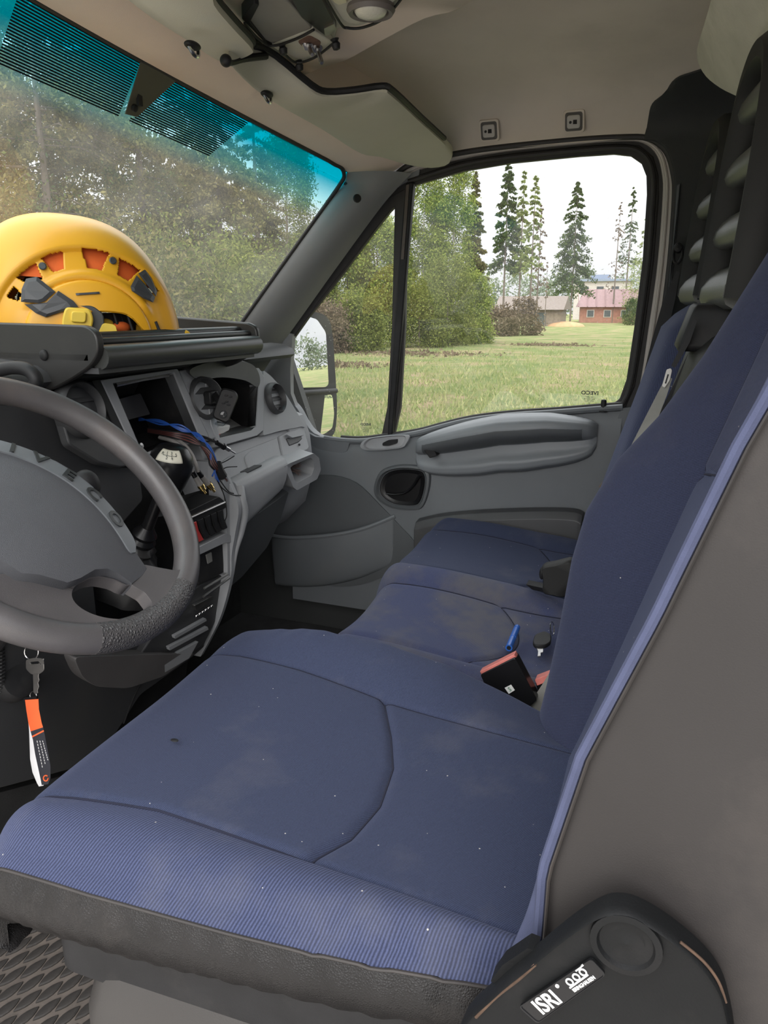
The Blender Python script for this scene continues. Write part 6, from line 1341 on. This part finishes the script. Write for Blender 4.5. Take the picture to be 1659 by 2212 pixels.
for k in range(3):
    q0, q1 = P(80+6*k, 1600, X=kX-.0048), P(92+6*k, 1660-8*k, X=kX-.0048)
    for j in range(9): build('strap_print', MB().tube([q0.lerp(q1, j/9), q0.lerp(q1, j/9+.07)], .0005, 4), M['paper'], ky, smooth=0)
build('strap_logo', MB().tube([P(99+5*math.cos(t), 1681+6*math.sin(t), X=kX-.005) for t in [6.283*k/16 for k in range(15)]], .0010, 6), M['orangestrap'], ky)
cs_ = thing('coiled_cord', P(3, 1440, X=-.42), 'black coiled cord at the left edge under the steering wheel', 'cord')
build('coil', MB().tube([P(2, 1395+k*1.1, X=-.43)+V(0, math.cos(k*.9)*.005, 0)+V(math.sin(k*.9)*.005, 0, 0) for k in range(90)], .0018, 6), M['black'], cs_)
# ================================================================ things on the seats
pn = thing('pen', P(1108, 1380, Z=.432), 'short blue pen lying on the middle bench cushion', 'pen')
pa_, pb_ = P(1118, 1357, Z=.436), P(1099, 1404, Z=.436); pa_ = pb_+(pa_-pb_)*.95; dz = V(0, 0, .004); d = pa_-pb_
for f0, f1, r_, nm in ((0, .42, .0066, 'barrel'), (.42, .46, .0058, 'groove'), (.46, .86, .0066, 'barrel'), (.86, .90, .0056, 'groove'), (.90, 1, .0062, 'cap')): build(nm, MB().tube([pb_+d*f0+dz, pb_+d*f1+dz], r_, 14), M['pen'], pn)
build('nib_hole', MB().tube([pb_-d*.002+dz, pb_+d*.01+dz], .0042, 10), M['black'], pn)
ck = thing('car_key', P(1172, 1395, Z=.43), 'black-headed car key lying on the bench beside the blue pen', 'key')
zk = .434; bow = roundpoly(PL([(1150, 1394), (1155, 1378), (1175, 1370), (1191, 1378), (1190, 1394), (1178, 1402), (1155, 1402)], Z=zk), .008); build('key_head', MB().prism(bow, (0, 0, .008)), M['black'], ck, bevel=.002)
build('key_blade', MB().prism(PL([(1158, 1400), (1174, 1399), (1173, 1412), (1168, 1413), (1168, 1420), (1161, 1420), (1162, 1410)], Z=zk), (0, 0, .003)), M['steel'], ck, bevel=.0005)
build('key_ring', MB().tube([P(1192, 1372, Z=zk)+V(.016*math.cos(t), .006*math.sin(t)*.5, .014+.012*math.sin(t)) for t in [6.283*k/20 for k in range(21)]], .0012, 6), M['chrome'], ck)
# seat belt buckles between the seats
b1 = thing('belt_buckle', P(1110, 1500, X=-.14), 'black seat belt buckle with red button and a small white sticker between the seats', 'buckle', 'seat belt buckles between the seats')
bX = -.145; pb1 = PL([(1037, 1458), (1112, 1420), (1160, 1512), (1090, 1575)], X=bX)
build('buckle_body', MB().prism(roundpoly(pb1, .004), (.022, 0, 0)), M['blackgloss'], b1, bevel=.002)
ub = (pb1[0]-pb1[3]).normalized(); build('buckle_button', MB().prism(roundpoly([pb1[0]+V(.003, 0, 0)-ub*.004, pb1[1]+V(.003, 0, 0)-ub*.004, pb1[1]+V(.019, 0, 0)-ub*.004, pb1[0]+V(.019, 0, 0)-ub*.004], .003), ub*.008), M['redbuckle'], b1, bevel=.001)
sq = PL([(1090, 1486), (1104, 1479), (1112, 1491), (1099, 1499)], X=bX-.0006); build('sticker', MB().prism(sq, (.0008, 0, 0)), M['paper'], b1, smooth=0)
text('sticker_letter', 'S', .010, sum(sq, Vector())/4+V(-.0006, 0, 0), sq[1]-sq[0], sq[0]-sq[3], M['greenprint'], b1, .0002)
b2 = thing('belt_buckle', P(1180, 1480, X=-.10), 'second seat belt buckle half hidden behind the driver backrest', 'buckle', 'seat belt buckles between the seats')
pb2 = PL([(1156, 1474), (1215, 1452), (1235, 1500), (1172, 1530)], X=-.115); build('buckle_body', MB().prism(roundpoly(pb2, .004), (.022, 0, 0)), M['blackgloss'], b2, bevel=.002)
build('buckle_button', MB().prism(roundpoly(PL([(1155, 1468), (1198, 1452), (1200, 1465), (1160, 1482)], X=-.118), .002), (.018, 0, 0)), M['redbuckle'], b2, bevel=.001)
st_ = [P(1220, 1440, X=-.13), P(1190, 1490, X=-.13), P(1160, 1535, X=-.13), P(1140, 1570, X=-.13)]; build('buckle_strap', MB().ribbon(st_, V(0, .012, .010), .002), M['greystrap'], b2)
# sleeve of the outer buckle on the bench
bs_ = thing('buckle_sleeve', P(1190, 1250, X=.33), 'dark grey plastic buckle sleeve standing up between the two bench cushions', 'buckle')
ss = spline(PL([(1172, 1222), (1200, 1214), (1240, 1208), (1240, 1250), (1225, 1285), (1195, 1283), (1175, 1276), (1175, 1250)], X=.33), 3, True); build('sleeve_body', MB().loft([[sum(ss, Vector())/len(ss)+(p-sum(ss, Vector())/len(ss))*s+V(dx, 0, 0) for p in ss] for s, dx in ((.88, -.018), (1, -.010), (1, .012), (.88, .02))]), M['headframe'], bs_, smooth=60)
build('sleeve_mouth', MB().ell(P(1171, 1238, X=.325), (.010, .006, .014)), M['black'], bs_); build('sleeve_foot', MB().prism(roundpoly(PL([(1135, 1262), (1195, 1275), (1198, 1285), (1150, 1274)], X=.325), .003), (.03, 0, 0)), M['blackgloss'], bs_, bevel=.002)
# ================================================================ seat belts
sbt = thing('seat_belt', P(1465, 545, X=.80), 'black passenger shoulder belt hanging from the pillar beside the door', 'seat belt')
def beltrib(name, L_, R_, X0, X1, m, par):
    n = len(L_); loops = []
    for i, (l, r_) in enumerate(zip(L_, R_)):
        X = lerp(X0, X1, i/(n-1)); a, b = P(*l, X=X), P(*r_, X=X-.004); loops.append([a, b, b+V(.0025, 0, 0), a+V(.0025, 0, 0)])
    return build(name, MB().loft(loops), m, par, smooth=60)
beltrib('webbing', [(1461, 585), (1432, 650), (1408, 735), (1385, 830), (1366, 900)], [(1468, 588), (1458, 650), (1446, 700), (1424, 790), (1400, 900)], .80, .79, M['belt'], sbt)
beltrib('webbing_edge', [(1366, 900), (1345, 960), (1318, 1020), (1292, 1052)], [(1374, 900), (1358, 962), (1342, 1022), (1316, 1058)], .79, .77, mat('faded_webbing', (.17, .135, .115), .8, .2, 30), sbt)
beltrib('webbing', [(1374, 900), (1358, 962), (1342, 1022), (1330, 1060)], [(1400, 900), (1392, 962), (1375, 1022), (1360, 1060)], .79, .77, M['belt'], sbt)
rg = P(1464, 548, X=.80); build('guide_loop', MB().tube([rg+V(0, .010*math.cos(t), .022*math.sin(t)) for t in [6.283*k/20 for k in range(21)]], .0035, 8), M['black'], sbt); build('guide_bolt', MB().lathe([(0, .010), (.008, .008), (.010, 0), (.010, -.03), (0, -.03)], rg+V(.0, .0, .012), (-1, 0, 0), 14), M['black'], sbt)
mbt = thing('seat_belt', P(1440, 810, X=.12), 'grey middle belt with white tongue lying on the bench back', 'seat belt')
beltrib('black_webbing', [(1498, 690), (1478, 735), (1450, 790)], [(1506, 692), (1490, 740), (1458, 795)], .11, .14, M['belt'], mbt)
beltrib('grey_webbing', [(1440, 812), (1420, 850), (1392, 905), (1362, 965), (1345, 1000)], [(1452, 818), (1440, 855), (1418, 912), (1388, 975), (1372, 1010)], .14, .14, M['greystrap'], mbt)
beltrib('black_panel', [(1508, 660), (1497, 700), (1488, 760), (1458, 825), (1410, 920)], [(1570, 662), (1560, 735), (1530, 790), (1490, 850), (1440, 930)], .20, .20, M['belt'], mbt)
tp = PL([(1440, 798), (1449, 795), (1452, 800), (1447, 822), (1436, 838), (1430, 834)], X=.136); build('tongue', MB().prism(roundpoly(tp, .002), (-.003, 0, 0)), M['white'], mbt, bevel=.0008)
build('tongue_slot', MB().prism(PL([(1442, 808), (1445, 809), (1439, 829), (1436, 828)], X=.1325), (.0012, 0, 0)), M['black'], mbt, smooth=0)
# ================================================================ outside mirror
XM = 1.10
em = thing('side_mirror', P(680, 960, X=XM), 'large black outside mirror with two glasses seen through the quarter window', 'mirror')
mc = P(672, 800, X=XM); md_ = (mc-CAM).normalized()
def mplane(to, px, py, off): 
    c = P(px, py, X=XM); n = (V(*to).normalized()-(c-CAM).normalized()).normalized(); return (c+n*off, n)
mp0 = mplane((.62, -.78, -.005), 672, 800, 0)
mo = spline(PL([(618, 720), (630, 688), (655, 673), (690, 676), (710, 690), (718, 720), (724, 800), (728, 880), (724, 930), (712, 944), (690, 948), (630, 948), (612, 900)], pl=mp0), 3, True); cm = sum(mo, Vector())/len(mo)
build('mirror_housing', MB().loft([[p for p in mo], [p-mp0[1]*.012 for p in mo], [cm+(p-cm)*.9-mp0[1]*.07 for p in mo]]), M['black'], em, smooth=50)
def glass_pane(name, px, pl): return build(name, MB().prism(roundpoly(PL(px, pl=pl), .012), pl[1]*-.003), M['mirror'], em, smooth=0)
glass_pane('main_glass', [(628, 730), (640, 690), (660, 682), (685, 690), (704, 718), (710, 830), (704, 836), (628, 838)], mplane((.62, -.78, .002), 672, 780, .006))
glass_pane('wide_glass', [(630, 862), (718, 852), (722, 895), (718, 925), (700, 938), (650, 940), (630, 930)], mplane((.50, -.86, -.03), 672, 900, .010))
build('mirror_divider', MB().tube([P(622, 850, pl=mp0)+mp0[1]*.008, P(722, 844, pl=mp0)+mp0[1]*.008], .009, 10), M['black'], em)
build('mirror_arm', MB().tube([P(640, 905, pl=mp0)-mp0[1]*.04, V(.95, 1.20, .70)], .018, 12), M['black'], em)
